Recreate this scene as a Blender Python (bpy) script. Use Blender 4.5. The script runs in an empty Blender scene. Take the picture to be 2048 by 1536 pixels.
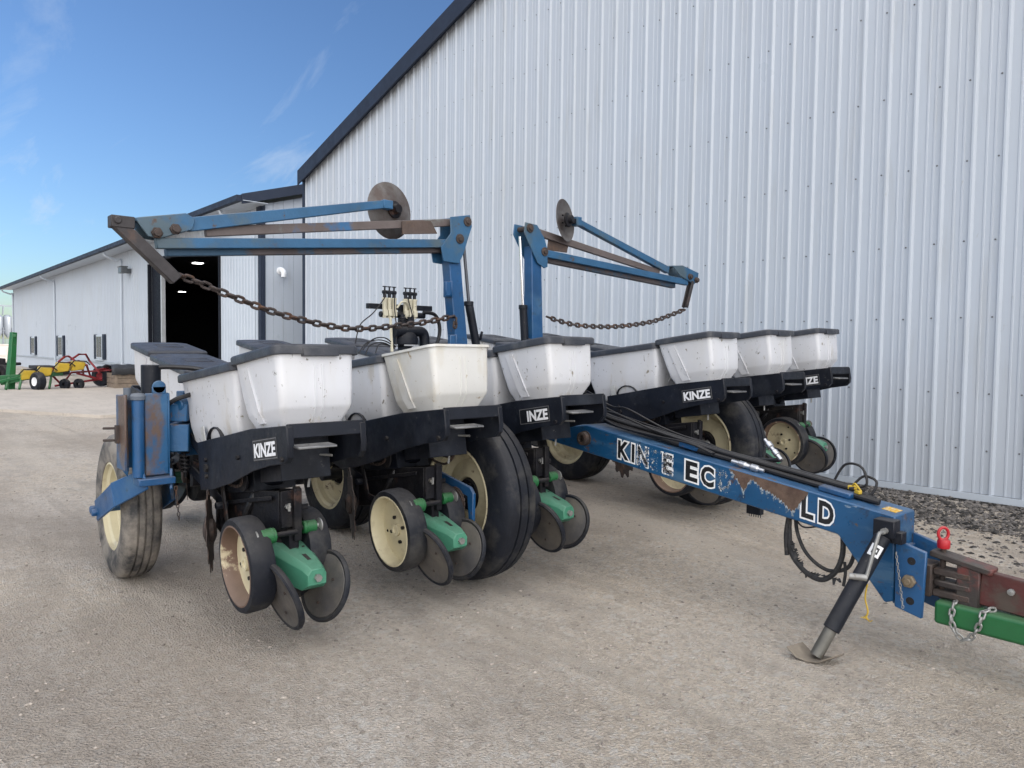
import bpy, math, random
import numpy as np
from mathutils import Vector, Matrix, Euler, noise as mnoise
random.seed(7)
rad = math.radians
scene = bpy.context.scene
COL = scene.collection

# ------------------------------------------------------------------ camera
cam_d = bpy.data.cameras.new("camera")
cam_d.sensor_width = 36.0
cam_d.lens = 1480 / 2048 * 36.0
cam_d.clip_start = 0.05
cam_d.clip_end = 5000
cam = bpy.data.objects.new("camera", cam_d)
COL.objects.link(cam)
cam.matrix_world = Matrix(((0.6620, -0.0420, 0.7480, 0.0),
                           (0.7490, 0.0210, -0.6620, 0.0),
                           (0.0120, 0.9990, 0.0460, 1.27),
                           (0, 0, 0, 1)))
_q = cam.matrix_world.to_quaternion()
cam.matrix_world = Matrix.Translation((0, 0, 1.27)) @ _q.to_matrix().to_4x4()
scene.camera = cam

# ------------------------------------------------------------------ sky, sun, exposure
SUN_EL, SUN_AZ = 10.0, 61.0
scene.view_settings.view_transform = 'Standard'
scene.view_settings.look = 'None'
scene.view_settings.gamma = 1
scene.view_settings.exposure = 1.68
world = bpy.data.worlds.new("World")
scene.world = world
world.use_nodes = True
wn, wl = world.node_tree.nodes, world.node_tree.links
wn.clear()
w_out = wn.new("ShaderNodeOutputWorld")
w_bg = wn.new("ShaderNodeBackground")
w_bg.inputs["Strength"].default_value = 0.1
sky = wn.new("ShaderNodeTexSky")
sky.sky_type = 'NISHITA'
sky.sun_disc = False
sky.sun_elevation = rad(SUN_EL)
sky.sun_rotation = rad(SUN_AZ)
sky.air_density = 1.0
sky.dust_density = 0.6
sky.ozone_density = 1.6
tc = wn.new("ShaderNodeTexCoord")
sep = wn.new("ShaderNodeSeparateXYZ")
wl.new(tc.outputs["Generated"], sep.inputs[0])
def wmath(op, a, b=None):
    n = wn.new("ShaderNodeMath"); n.operation = op
    for i, s in enumerate((a, b)):
        if s is None: continue
        if isinstance(s, (int, float)): n.inputs[i].default_value = s
        else: wl.new(s, n.inputs[i])
    return n.outputs[0]
zc = wmath('ADD', wmath('MAXIMUM', sep.outputs[2], 0.0), 0.12)
cx = wmath('DIVIDE', sep.outputs[0], zc)
cy = wmath('DIVIDE', sep.outputs[1], zc)
comb = wn.new("ShaderNodeCombineXYZ")
wl.new(wmath('MULTIPLY', cx, 0.35), comb.inputs[0]); wl.new(wmath('MULTIPLY', cy, 1.5), comb.inputs[1])
nz = wn.new("ShaderNodeTexNoise")
nz.inputs["Scale"].default_value = 1.9; nz.inputs["Detail"].default_value = 8; nz.inputs["Roughness"].default_value = 0.62
nz.inputs["Distortion"].default_value = 0.6
wl.new(comb.outputs[0], nz.inputs["Vector"])
cr = wn.new("ShaderNodeMapRange")
cr.inputs[1].default_value = 0.58; cr.inputs[2].default_value = 0.70; cr.inputs[3].default_value = 0.0; cr.inputs[4].default_value = 0.30
wl.new(nz.outputs[0], cr.inputs[0])
# bright sky added out of view, overhead, behind and right of camera, as fill
sky_fill = wn.new("ShaderNodeMapRange")
sky_fill.inputs[1].default_value = 0.50; sky_fill.inputs[2].default_value = 0.85; sky_fill.inputs[3].default_value = 0.0; sky_fill.inputs[4].default_value = 0.9
wl.new(wmath('ADD', wmath('ADD', wmath('MULTIPLY', sep.outputs[0], 0.8), sep.outputs[2]), wmath('MULTIPLY', sep.outputs[1], -0.65)), sky_fill.inputs[0])
fac = sky_fill.outputs[0]
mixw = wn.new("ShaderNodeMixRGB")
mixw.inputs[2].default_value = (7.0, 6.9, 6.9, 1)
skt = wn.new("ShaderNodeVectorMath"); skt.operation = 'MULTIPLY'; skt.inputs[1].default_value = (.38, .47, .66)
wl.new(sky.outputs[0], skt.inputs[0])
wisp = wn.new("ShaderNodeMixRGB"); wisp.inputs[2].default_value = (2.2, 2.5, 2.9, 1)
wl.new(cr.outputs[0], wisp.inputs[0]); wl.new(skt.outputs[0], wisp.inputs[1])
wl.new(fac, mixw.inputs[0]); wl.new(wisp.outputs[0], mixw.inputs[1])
side_fill = wn.new("ShaderNodeMapRange")   # extra brightness added to the unseen right-hand sky, to light things from the side
side_fill.inputs[1].default_value = 0.45; side_fill.inputs[2].default_value = 0.95; side_fill.inputs[3].default_value = 0.0; side_fill.inputs[4].default_value = 0.9
wl.new(sep.outputs[0], side_fill.inputs[0])
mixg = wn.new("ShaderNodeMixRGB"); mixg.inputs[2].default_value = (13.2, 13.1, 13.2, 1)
wl.new(side_fill.outputs[0], mixg.inputs[0]); wl.new(mixw.outputs[0], mixg.inputs[1])
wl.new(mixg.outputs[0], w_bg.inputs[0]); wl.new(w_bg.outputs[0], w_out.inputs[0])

sun_d = bpy.data.lights.new("sun", 'SUN')
sun_d.energy = 3.0
sun_d.angle = rad(0.6)
sun_d.color = (1.0, 0.95, 0.88)
sun = bpy.data.objects.new("sun", sun_d)
COL.objects.link(sun)
sdir = Vector((math.cos(rad(SUN_EL)) * math.sin(rad(SUN_AZ)), math.cos(rad(SUN_EL)) * math.cos(rad(SUN_AZ)), math.sin(rad(SUN_EL))))
sun.rotation_euler = sdir.to_track_quat('Z', 'Y').to_euler()
sun.location = (5, 20, 20)

# ------------------------------------------------------------------ materials
MATS = {}
def mat(name, base, rough=0.6, metal=0.0, var=0.12, vs=5.0, layers=(), bump=0.0, bs=40.0, coord='Object', emit=None, stretch=(1, 1, 1), spec=0.5, dust=0.0, dustc=(.33, .30, .26), island=0.0):
    """base colour varied by noise; layers = (colour, scale, threshold, softness, stretch) painted over by noise masks"""
    if name in MATS: return MATS[name]
    m = bpy.data.materials.new(name); m.use_nodes = True
    n, l = m.node_tree.nodes, m.node_tree.links
    b = n["Principled BSDF"]
    b.inputs["Roughness"].default_value = rough
    b.inputs["Metallic"].default_value = metal
    b.inputs["Specular IOR Level"].default_value = spec
    t = n.new("ShaderNodeTexCoord")
    oi = n.new('ShaderNodeObjectInfo'); of = n.new('ShaderNodeMath'); of.operation = 'MULTIPLY'; of.inputs[1].default_value = 41.0; l.new(oi.outputs['Random'], of.inputs[0])
    va = n.new('ShaderNodeVectorMath'); va.operation = 'ADD'; l.new(t.outputs[coord], va.inputs[0]); l.new(of.outputs[0], va.inputs[1])
    src = va.outputs[0]
    if coord == 'World':
        pass
    def nse(scale, st=(1, 1, 1), detail=6, rough_=0.6):
        mp = n.new("ShaderNodeMapping"); mp.inputs["Scale"].default_value = st
        l.new(src, mp.inputs[0])
        x = n.new("ShaderNodeTexNoise"); x.inputs["Scale"].default_value = scale
        x.inputs["Detail"].default_value = detail; x.inputs["Roughness"].default_value = rough_
        l.new(mp.outputs[0], x.inputs["Vector"]); return x.outputs[0]
    r = n.new("ShaderNodeMapRange"); r.inputs[1].default_value = 0.3; r.inputs[2].default_value = 0.7
    r.inputs[3].default_value = 1 - var; r.inputs[4].default_value = 1 + var
    l.new(nse(vs, stretch), r.inputs[0])
    mul = n.new("ShaderNodeVectorMath"); mul.operation = 'SCALE'
    mul.inputs[0].default_value = base[:3]
    l.new(r.outputs[0], mul.inputs["Scale"])
    col = mul.outputs[0]
    if island > 0:
        g = n.new("ShaderNodeNewGeometry")
        rr = n.new("ShaderNodeMapRange"); rr.inputs[3].default_value = 1 - island; rr.inputs[4].default_value = 1 + island
        l.new(g.outputs["Random Per Island"], rr.inputs[0])
        m2 = n.new("ShaderNodeVectorMath"); m2.operation = 'SCALE'
        l.new(col, m2.inputs[0]); l.new(rr.outputs[0], m2.inputs["Scale"]); col = m2.outputs[0]
    rsum = None
    for (lc, ls, th, soft, st) in layers:
        mr = n.new("ShaderNodeMapRange"); mr.inputs[1].default_value = th - soft; mr.inputs[2].default_value = th + soft
        l.new(nse(ls, st, 8, 0.65), mr.inputs[0])
        mx = n.new("ShaderNodeMixRGB"); mx.inputs[2].default_value = (*lc[:3], 1)
        if len(lc) > 3:
            q = n.new("ShaderNodeMath"); q.operation = 'MULTIPLY'; q.inputs[1].default_value = lc[3]
            l.new(mr.outputs[0], q.inputs[0]); l.new(q.outputs[0], mx.inputs[0])
        else:
            l.new(mr.outputs[0], mx.inputs[0])
        l.new(col, mx.inputs[1]); col = mx.outputs[0]
    if dust > 0:   # dust lying on upward faces
        g = n.new("ShaderNodeNewGeometry"); s = n.new("ShaderNodeSeparateXYZ"); l.new(g.outputs["Normal"], s.inputs[0])
        mr = n.new("ShaderNodeMapRange"); mr.inputs[1].default_value = 0.2; mr.inputs[2].default_value = 1.0; mr.inputs[4].default_value = dust
        l.new(s.outputs[2], mr.inputs[0])
        q = n.new("ShaderNodeMath"); q.operation = 'MULTIPLY'
        l.new(mr.outputs[0], q.inputs[0]); l.new(nse(9), q.inputs[1])
        mx = n.new("ShaderNodeMixRGB"); mx.inputs[2].default_value = (*dustc, 1)
        l.new(q.outputs[0], mx.inputs[0]); l.new(col, mx.inputs[1]); col = mx.outputs[0]
    l.new(col, b.inputs["Base Color"])
    rr = n.new("ShaderNodeMapRange"); rr.inputs[1].default_value = .3; rr.inputs[2].default_value = .7
    rr.inputs[3].default_value = max(.05, rough - .12); rr.inputs[4].default_value = min(1, rough + .12)
    l.new(nse(vs * 3), rr.inputs[0]); l.new(rr.outputs[0], b.inputs["Roughness"])
    if bump > 0:
        bp = n.new("ShaderNodeBump"); bp.inputs["Strength"].default_value = bump; bp.inputs["Distance"].default_value = 0.01
        l.new(nse(bs, stretch), bp.inputs["Height"]); l.new(bp.outputs[0], b.inputs["Normal"])
    if emit:
        b.inputs["Emission Color"].default_value = (*emit[0], 1); b.inputs["Emission Strength"].default_value = emit[1]
    MATS[name] = m
    return m

RUST = (.11, .062, .042)
GRIME = (.20, .17, .13)
M_blue = lambda: mat('blue paint', (.010, .070, .185), .42, vs=4, var=.2, layers=[((.06, .14, .24, .6), 3.5, .60, .08, (1, 1, 1)), (RUST, 6, .675, .02, (1, 1, 1)), ((.02, .03, .05, .6), 14, .64, .05, (1, 1, 1))], bump=.15, bs=60, dust=.5)
M_bluef = lambda: mat('faded blue paint', (.024, .098, .20), .5, vs=4, var=.2, layers=[((.075, .105, .115, .8), 2.2, .57, .05, (1, 1, 1)), ((.075, .062, .062), 1.6, .64, .03, (1, 1, 1)), ((.075, .05, .04), 11, .66, .03, (1, 1, 1))], bump=.15, bs=60, dust=.5)
M_black = lambda: mat('dusty black paint', (.006, .008, .014), .5, spec=.3, vs=6, var=.35, layers=[((.035, .04, .05, .5), 5, .60, .1, (1, 1, 1)), ((.11, .10, .09, .6), 40, .67, .02, (1, 1, 1))], bump=.1, bs=50, dust=.22)
M_dark = lambda: mat('greasy dark steel', (.007, .007, .010), .6, spec=.25, vs=9, var=.5, layers=[((.035, .032, .03, .7), 6, .58, .08, (1, 1, 1)), ((.06, .033, .025), 8, .64, .04, (1, 1, 1))], bump=.3, bs=50, dust=.2)
M_white = lambda: mat('white hopper plastic', (.61, .62, .65), .38, vs=3, var=.03, layers=[((.50, .48, .43, .25), 2.4, .54, .10, (1.6, 1.6, .5)), ((.42, .37, .29, .5), 8, .63, .04, (1, 1, .3)), ((.12, .11, .09, .85), 42, .655, .012, (1, 1, .6)), ((.20, .17, .12, .9), 17, .655, .010, (1, 1, 1))], bump=.08, bs=15)
M_cream = lambda: mat('off white hopper plastic', (.60, .595, .57), .45, vs=3, var=.05, layers=[((.48, .42, .30, .6), 4, .56, .08, (1, 1, .5)), ((.30, .22, .12, .8), 18, .65, .02, (1, 1, 1)), ((.12, .10, .08, .8), 40, .68, .01, (1, 1, 1))], bump=.08, bs=15)
M_lid = lambda: mat('grey lid plastic', (.028, .032, .043), .5, vs=6, var=.12, layers=[((.12, .12, .12, .5), 7, .6, .08, (1, 1, 1))], bump=.25, bs=160, dust=.35, dustc=(.19, .18, .17))
M_rub = lambda: mat('tyre rubber', (.009, .011, .017), .6, spec=.28, vs=5, var=.3, layers=[((.09, .085, .075, .5), 6, .60, .10, (1, 1, 1))], bump=.25, bs=40, dust=.2)
M_rubd = lambda: mat('dusty tyre rubber', (.035, .035, .037), .75, vs=4, var=.3, layers=[((.27, .24, .205, .85), 5, .50, .10, (1, 1, 1))], bump=.3, bs=40, dust=.6)
M_disc = lambda: mat('scuffed disc', (.062, .060, .062), .5, vs=6, var=.35, layers=[((.16, .14, .11, .6), 5, .52, .14, (1, 1, 1))], bump=.25, bs=30, dust=.3)
M_rim = lambda: mat('cream rim paint', (.62, .56, .38), .5, vs=5, var=.1, layers=[((.30, .24, .15, .6), 5, .58, .08, (1, 1, 1)), (RUST, 9, .66, .03, (1, 1, 1))], bump=.1, dust=.3)
M_rimr = lambda: mat('rusty rim', (.15, .095, .07), .6, vs=6, var=.25, layers=[((.55, .48, .33), 6, .60, .03, (1, 1, 1))], bump=.2, dust=.3)
M_teal = lambda: mat('pale green paint', (.060, .225, .145), .45, vs=5, var=.12, layers=[((.03, .16, .09, .7), 7, .6, .06, (1, 1, 1)), ((.02, .05, .035, .8), 30, .70, .02, (1, 1, 1))], bump=.1, dust=.25)
M_green = lambda: mat('green paint', (.013, .115, .035), .45, vs=5, var=.15, layers=[((.03, .05, .03, .8), 12, .64, .04, (1, 1, 1)), ((.25, .25, .2, .5), 6, .68, .05, (1, 1, 1))], bump=.1, dust=.3)
M_rust = lambda: mat('rusty steel', (.045, .033, .029), .75, vs=12, var=.35, layers=[((.10, .056, .037), 14, .60, .08, (1, 1, 1))], bump=.4, bs=80, dust=.12)
M_chain = lambda: mat('dark chain steel', (.055, .043, .04), .55, .3, vs=20, var=.35, layers=[((.12, .06, .035), 15, .60, .06, (1, 1, 1))], bump=.2, bs=90)
M_zinc = lambda: mat('zinc steel', (.30, .30, .29), .45, .6, vs=20, var=.2, layers=[((.16, .13, .10), 18, .64, .05, (1, 1, 1))])
M_chrome = lambda: mat('chrome rod', (.62, .62, .64), .18, 1.0, vs=20, var=.05)
M_hose = lambda: mat('black hose', (.008, .008, .010), .5, vs=10, var=.3, dust=.12)
M_red = lambda: mat('red paint', (.40, .012, .02), .4, vs=10, var=.12, dust=.2)
M_wall = lambda: mat('pale metal wall panel', (.44, .485, .545), .38, .0, vs=.25, var=.035, layers=[((.42, .44, .45, .25), .8, .6, .1, (1, 1, .3)), ((.33, .33, .31, .22), 6, .60, .06, (1, 1, .10)), ((.30, .29, .26, .35), 22, .69, .02, (1, 1, .3))], coord='Object')
M_wall2 = lambda: mat('white metal trim', (.48, .53, .59), .4, vs=1, var=.04)
M_navy = lambda: mat('dark blue grey trim', (.022, .030, .050), .6, vs=2, var=.1, spec=.2)
M_yell = lambda: mat('yellow plastic', (.50, .34, .03), .5, vs=5, var=.15)
M_paper = lambda: mat('white decal', (.75, .76, .78), .5, vs=10, var=.05)
M_bk = lambda: mat('black decal', (.008, .009, .012), .4, vs=10, var=.1)

# ------------------------------------------------------------------ mesh helpers
def wloc(o):
    v = Vector((0, 0, 0))
    while o is not None:
        v = v + Vector(o.location); o = o.parent
    return v
def frame(d, up=(0, 0, 1)):
    d = Vector(d).normalized(); u = Vector(up)
    s = u.cross(d)
    if s.length < 1e-5: u = Vector((1, 0, 0)); s = u.cross(d)
    s.normalize(); u = d.cross(s).normalized()
    return s, u, d
class MB:
    def __init__(s): s.v = []; s.f = []; s.mi = []; s.c = 0
    def add(s, vs, fs, flip=False):
        k = len(s.v); s.v += [tuple(x) for x in vs]
        for f in fs:
            s.f.append([k + i for i in f]); s.mi.append(s.c)
    def box(s, c, d, R=None):
        vs = []
        for x in (-.5, .5):
            for y in (-.5, .5):
                for z in (-.5, .5):
                    p = Vector((x * d[0], y * d[1], z * d[2]))
                    if R is not None: p = R @ p
                    vs.append(p + Vector(c))
        s.add(vs, [(0, 1, 3, 2), (4, 6, 7, 5), (0, 4, 5, 1), (2, 3, 7, 6), (0, 2, 6, 4), (1, 5, 7, 3)])
    def beam(s, p0, p1, w, h, up=(0, 0, 1), w1=None, h1=None):
        p0 = Vector(p0); p1 = Vector(p1); a, u, d = frame(p1 - p0, up)
        vs = []
        for p, ww, hh in ((p0, w, h), (p1, w1 or w, h1 or h)):
            for i, j in ((-1, -1), (1, -1), (1, 1), (-1, 1)):
                vs.append(p + a * (i * ww / 2) + u * (j * hh / 2))
        s.add(vs, [(3, 2, 1, 0), (4, 5, 6, 7), (0, 1, 5, 4), (1, 2, 6, 5), (2, 3, 7, 6), (3, 0, 4, 7)])
    def prism(s, poly, fn):
        """poly 2D list; fn(a,b,side) -> 3D, side 0/1"""
        n = len(poly)
        vs = [fn(a, b, 0) for a, b in poly] + [fn(a, b, 1) for a, b in poly]
        fs = [tuple(range(n - 1, -1, -1)), tuple(range(n, 2 * n))] + [(i, (i + 1) % n, n + (i + 1) % n, n + i) for i in range(n)]
        s.add(vs, fs)
    def lathe(s, prof, c, axis, n=32, closed=False, mats=None):
        a, u, d = frame(axis); c = Vector(c); vs = []
        for r, t in prof:
            for i in range(n):
                th = 2 * math.pi * i / n
                vs.append(c + d * t + (a * math.cos(th) + u * math.sin(th)) * r)
        m = len(prof); k = len(s.v); s.v += [tuple(x) for x in vs]
        rng = range(m) if closed else range(m - 1)
        for j in rng:
            j2 = (j + 1) % m
            for i in range(n):
                i2 = (i + 1) % n
                s.f.append([k + j * n + i, k + j * n + i2, k + j2 * n + i2, k + j2 * n + i]); s.mi.append(mats[j] if mats else s.c)
    def cyl(s, p0, p1, r, n=16, r1=None):
        p0 = Vector(p0); p1 = Vector(p1); L = (p1 - p0).length; r1 = r if r1 is None else r1
        s.lathe([(0.0001, 0), (r, 0), (r1, L), (0.0001, L)], p0, p1 - p0, n)
    def tube(s, pts, r, n=8, closed=False, cap=True):
        pts = [Vector(p) for p in pts]; m = len(pts); k = len(s.v)
        pa = None
        for i, p in enumerate(pts):
            if closed: d = pts[(i + 1) % m] - pts[i - 1]
            else: d = pts[min(i + 1, m - 1)] - pts[max(i - 1, 0)]
            if d.length < 1e-9: d = Vector((0, 0, 1))
            d.normalize()
            if pa is None: a, u, _ = frame(d)
            else:
                a = pa - d * pa.dot(d)
                if a.length < 1e-6: a, u, _ = frame(d)
                a.normalize(); u = d.cross(a)
            pa = a
            for j in range(n):
                th = 2 * math.pi * j / n
                s.v.append(tuple(p + (a * math.cos(th) + u * math.sin(th)) * r))
        for i in range(m if closed else m - 1):
            i2 = (i + 1) % m
            for j in range(n):
                j2 = (j + 1) % n
                s.f.append([k + i * n + j, k + i * n + j2, k + i2 * n + j2, k + i2 * n + j]); s.mi.append(s.c)
        if cap and not closed:
            s.f.append([k + j for j in range(n - 1, -1, -1)]); s.mi.append(s.c)
            s.f.append([k + (m - 1) * n + j for j in range(n)]); s.mi.append(s.c)
    def link(s, c, d, w, L=.06, W=.038, r=.0075):
        d = Vector(d).normalized(); w = Vector(w); w = (w - d * w.dot(d)).normalized(); c = Vector(c)
        pts = []; R = (W - 2 * r) / 2; h = (L - W) / 2
        for k in range(7):
            t = -math.pi / 2 + math.pi * k / 6; pts.append(c + d * (h + R * math.cos(t)) + w * R * math.sin(t))
        for k in range(7):
            t = math.pi / 2 + math.pi * k / 6; pts.append(c + d * (-h + R * math.cos(t)) + w * R * math.sin(t))
        s.tube(pts, r, 7, closed=True)
    def ring(s, rings):
        """loft of equal-length closed rings, capped at both ends by flags"""
        k = len(s.v); n = len(rings[0])
        for r in rings: s.v += [tuple(p) for p in r]
        for j in range(len(rings) - 1):
            for i in range(n):
                i2 = (i + 1) % n
                s.f.append([k + j * n + i, k + j * n + i2, k + (j + 1) * n + i2, k + (j + 1) * n + i]); s.mi.append(s.c)
        return k, n, len(rings)
    def cap(s, k, n, rev=False):
        f = [k + i for i in range(n)]
        s.f.append(f[::-1] if rev else f); s.mi.append(s.c)
    def build(s, name, mats, parent=None, bevel=0.0, smooth=35, bseg=1):
        off = wloc(parent) if parent is not None else Vector((0, 0, 0))
        me = bpy.data.meshes.new(name)
        me.from_pydata([(x - off.x, y - off.y, z - off.z) for x, y, z in s.v], [], s.f)
        mats = mats if isinstance(mats, (list, tuple)) else [mats]
        for m in mats: me.materials.append(m)
        me.polygons.foreach_set('material_index', s.mi)
        me.update()
        if smooth:
            me.polygons.foreach_set('use_smooth', [True] * len(s.f))
            me.set_sharp_from_angle(angle=rad(smooth))
        o = bpy.data.objects.new(name, me); COL.objects.link(o)
        if parent is not None: o.parent = parent
        if bevel > 0:
            b = o.modifiers.new('bevel', 'BEVEL'); b.width = bevel; b.segments = bseg; b.limit_method = 'ANGLE'; b.angle_limit = rad(40)
            b.harden_normals = False
        return o
def fixn(o):
    import bmesh
    bm = bmesh.new(); bm.from_mesh(o.data); bmesh.ops.recalc_face_normals(bm, faces=bm.faces); bm.to_mesh(o.data); bm.free()
    return o
def thing(name, label, cat, loc=(0, 0, 0), group=None):
    o = bpy.data.objects.new(name, None); COL.objects.link(o); o.location = loc; o.empty_display_size = .2
    o['label'] = label; o['category'] = cat
    if group: o['group'] = group
    return o
def tag(o, label, cat, group=None):
    o['label'] = label; o['category'] = cat
    if group: o['group'] = group
    return o
def recenter(o, p):
    p = Vector(p); o.data.transform(Matrix.Translation(-p)); o.location = Vector(o.location) + p; return o
def struct(o): o['kind'] = 'structure'; return o
def smooth_path(pts, k=8):
    pts = [Vector(p) for p in pts]; P = [pts[0]] + pts + [pts[-1]]; out = []
    for i in range(1, len(P) - 2):
        for t in range(k):
            t = t / k; a, b, c, d = P[i - 1], P[i], P[i + 1], P[i + 2]
            out.append(.5 * ((2 * b) + (c - a) * t + (2 * a - 5 * b + 4 * c - d) * t * t + (3 * b - a - 3 * c + d) * t ** 3))
    out.append(pts[-1]); return out
def resample(pts, step):
    out = [pts[0]]; acc = 0
    for a, b in zip(pts, pts[1:]):
        L = (b - a).length; 
        while acc + L >= step:
            t = (step - acc) / L; a = a.lerp(b, t); out.append(a); L = (b - a).length; acc = 0
        acc += L
    return out
def text_mesh(body, size, fn, offset=0.0, bold=True, shear=0.0):
    """flat lettering as plain geometry; fn maps (x,y)->3D"""
    cu = bpy.data.curves.new('t', 'FONT'); cu.body = body; cu.size = size; cu.offset = offset; cu.shear = shear; cu.resolution_u = 3
    o = bpy.data.objects.new('t', cu); COL.objects.link(o)
    dg = bpy.context.evaluated_depsgraph_get(); dg.update()
    me = bpy.data.meshes.new_from_object(o.evaluated_get(dg))
    v = [tuple(fn(p.co.x, p.co.y)) for p in me.vertices]; f = [list(p.vertices) for p in me.polygons]
    w = max(p.co.x for p in me.vertices)
    bpy.data.objects.remove(o); bpy.data.curves.remove(cu); bpy.data.meshes.remove(me)
    return v, f, w

# ------------------------------------------------------------------ ground
def sm(a, b, x):
    t = np.clip((x - a) / (b - a), 0, 1); return t * t * (3 - 2 * t)
def gh(x, y):
    x = np.asarray(x, float); y = np.asarray(y, float)
    h = .11 * sm(3.2, 4.5, y) * (1 - sm(5.4, 6.8, y)) * (1 - sm(-3.1, -2.0, x)) * sm(-9, -6.2, x)
    h = h + .045 * sm(5.2, 6.9, y) * (1 - sm(7.1, 7.2, y)) * sm(-4.5, -2.8, x)      # gravel banked along the wall
    h = h + .010 * np.sin(x * 1.7 + y * .6) * np.sin(y * 1.3 - x * .4) * (1 - sm(4, 6, np.hypot(x + 3, y - 2)))
    return h - .018
def axis_pts(lo, hi, step, far):
    a = list(np.arange(lo, hi + 1e-6, step)); s = step; x = hi; up = []
    while x < far: s *= 1.25; x += s; up.append(x)
    s = step; x = lo; dn = []
    while x > -far: s *= 1.25; x -= s; dn.append(x)
    return np.array(dn[::-1] + a + up)
gx = axis_pts(-9, 2, .12, 2500); gy = axis_pts(-1.5, 7.2, .12, 2500)
XX, YY = np.meshgrid(gx, gy, indexing='ij'); ZZ = gh(XX, YY)
nx, ny = XX.shape
idx = np.arange(nx * ny).reshape(nx, ny)
quads = np.stack([idx[:-1, :-1], idx[1:, :-1], idx[1:, 1:], idx[:-1, 1:]], -1).reshape(-1, 4)
me = bpy.data.meshes.new('ground'); me.from_pydata(np.stack([XX, YY, ZZ], -1).reshape(-1, 3).tolist(), [], quads.tolist())
me.polygons.foreach_set('use_smooth', [True] * len(me.polygons))
ground = bpy.data.objects.new('ground', me); COL.objects.link(ground); struct(ground)
gm = bpy.data.materials.new('compacted limestone gravel'); gm.use_nodes = True
n, l = gm.node_tree.nodes, gm.node_tree.links; b = n["Principled BSDF"]; b.inputs["Roughness"].default_value = .95; b.inputs["Specular IOR Level"].default_value = .2
t = n.new("ShaderNodeTexCoord")
def gn(scale, detail=8, ro=.6, kind='N', st=(1, 1, 1)):
    mp = n.new("ShaderNodeMapping"); mp.inputs["Scale"].default_value = st; l.new(t.outputs["Object"], mp.inputs[0])
    if kind == 'N':
        x = n.new("ShaderNodeTexNoise"); x.inputs["Detail"].default_value = detail; x.inputs["Roughness"].default_value = ro
    else:
        x = n.new("ShaderNodeTexVoronoi")
    x.inputs["Scale"].default_value = scale; l.new(mp.outputs[0], x.inputs["Vector"]); return x
def gmix(f, c1, c2, fac=None):
    x = n.new("ShaderNodeMixRGB")
    if isinstance(f, float): x.inputs[0].default_value = f
    else: l.new(f, x.inputs[0])
    for i, c in ((1, c1), (2, c2)):
        if isinstance(c, tuple): x.inputs[i].default_value = (*c, 1)
        else: l.new(c, x.inputs[i])
    return x.outputs[0]
def gr(s, a, b_, lo=0., hi=1.):
    x = n.new("ShaderNodeMapRange"); x.inputs[1].default_value = a; x.inputs[2].default_value = b_; x.inputs[3].default_value = lo; x.inputs[4].default_value = hi
    l.new(s, x.inputs[0]); return x.outputs[0]
c = gmix(gr(gn(.9).outputs[0], .35, .65), (.66, .56, .45), (.74, .65, .54))
c = gmix(gr(gn(.35, 4).outputs[0], .42, .62), c, (.67, .595, .515))
c = gmix(gr(gn(2.2, 8, .7).outputs[0], .58, .72, 0, .55), c, (.30, .265, .225))
c = gmix(gr(gn(26, 8, .75).outputs[0], .50, .66, 0, .45), c, (.36, .315, .27))
c = gmix(gr(gn(85, 4, .7).outputs[0], .54, .70, 0, .6), c, (.24, .215, .19))
c = gmix(gr(gn(11, 8, .75).outputs[0], .54, .68, 0, .4), c, (.66, .62, .575))
c = gmix(gr(gn(45, 3, .6).outputs[0], .60, .72, 0, .7), c, (.62, .60, .57))
v = gn(75, kind='V'); sv = n.new("ShaderNodeSeparateXYZ"); l.new(v.outputs["Color"], sv.inputs[0])
v2 = gn(38, kind='V'); sv2 = n.new("ShaderNodeSeparateXYZ"); l.new(v2.outputs["Color"], sv2.inputs[0])
c = gmix(gr(sv.outputs[0], .74, .82, 0, .28), c, (.32, .27, .22)); c = gmix(gr(sv.outputs[1], .84, .90, 0, .5), c, (.76, .72, .67))
c = gmix(gr(sv2.outputs[0], .82, .88, 0, .30), c, (.36, .31, .265)); c = gmix(gr(sv2.outputs[1], .86, .90, 0, .5), c, (.70, .67, .62))
c = gmix(gr(gn(.55, 5, .6, st=(1, 2.5, 1)).outputs[0], .52, .66, 0, .40), c, (.34, .305, .28))
c = gmix(gr(gn(4.5, 6, .7).outputs[0], .54, .66, 0, .35), c, (.40, .33, .27))
c = gmix(gr(gn(.28, 6, .6, st=(1, 2.2, 1)).outputs[0], .48, .58, 0, .5), c, (.37, .31, .255))
c = gmix(gr(gn(1.4, 8, .75, st=(1, 1.6, 1)).outputs[0], .56, .64, 0, .35), c, (.36, .31, .26))
c = gmix(gr(gn(.8, 6, .7, st=(.7, 1.8, 1)).outputs[0], .57, .66, 0, .45), c, (.73, .655, .56))
c = gmix(gr(gn(1.1, 5, .5, st=(.10, 1.5, 1)).outputs[0], .54, .62, 0, .35), c, (.70, .63, .54))
c = gmix(gr(gn(1.7, 6, .6, st=(.14, 1.8, 1)).outputs[0], .58, .64, 0, .35), c, (.40, .345, .29))
l.new(c, b.inputs["Base Color"])
bp = n.new("ShaderNodeBump"); bp.inputs["Strength"].default_value = 1.0; bp.inputs["Distance"].default_value = .03
hh = n.new("ShaderNodeMath"); hh.operation = 'ADD'; l.new(gn(22, 12, .8).outputs[0], hh.inputs[0])
h2 = n.new("ShaderNodeMath"); h2.operation = 'MULTIPLY'; h2.inputs[1].default_value = .6; l.new(gn(110, kind='V').outputs["Distance"], h2.inputs[0]); l.new(h2.outputs[0], hh.inputs[1])
l.new(hh.outputs[0], bp.inputs["Height"]); l.new(bp.outputs[0], b.inputs["Normal"])
me.materials.append(gm)

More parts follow.
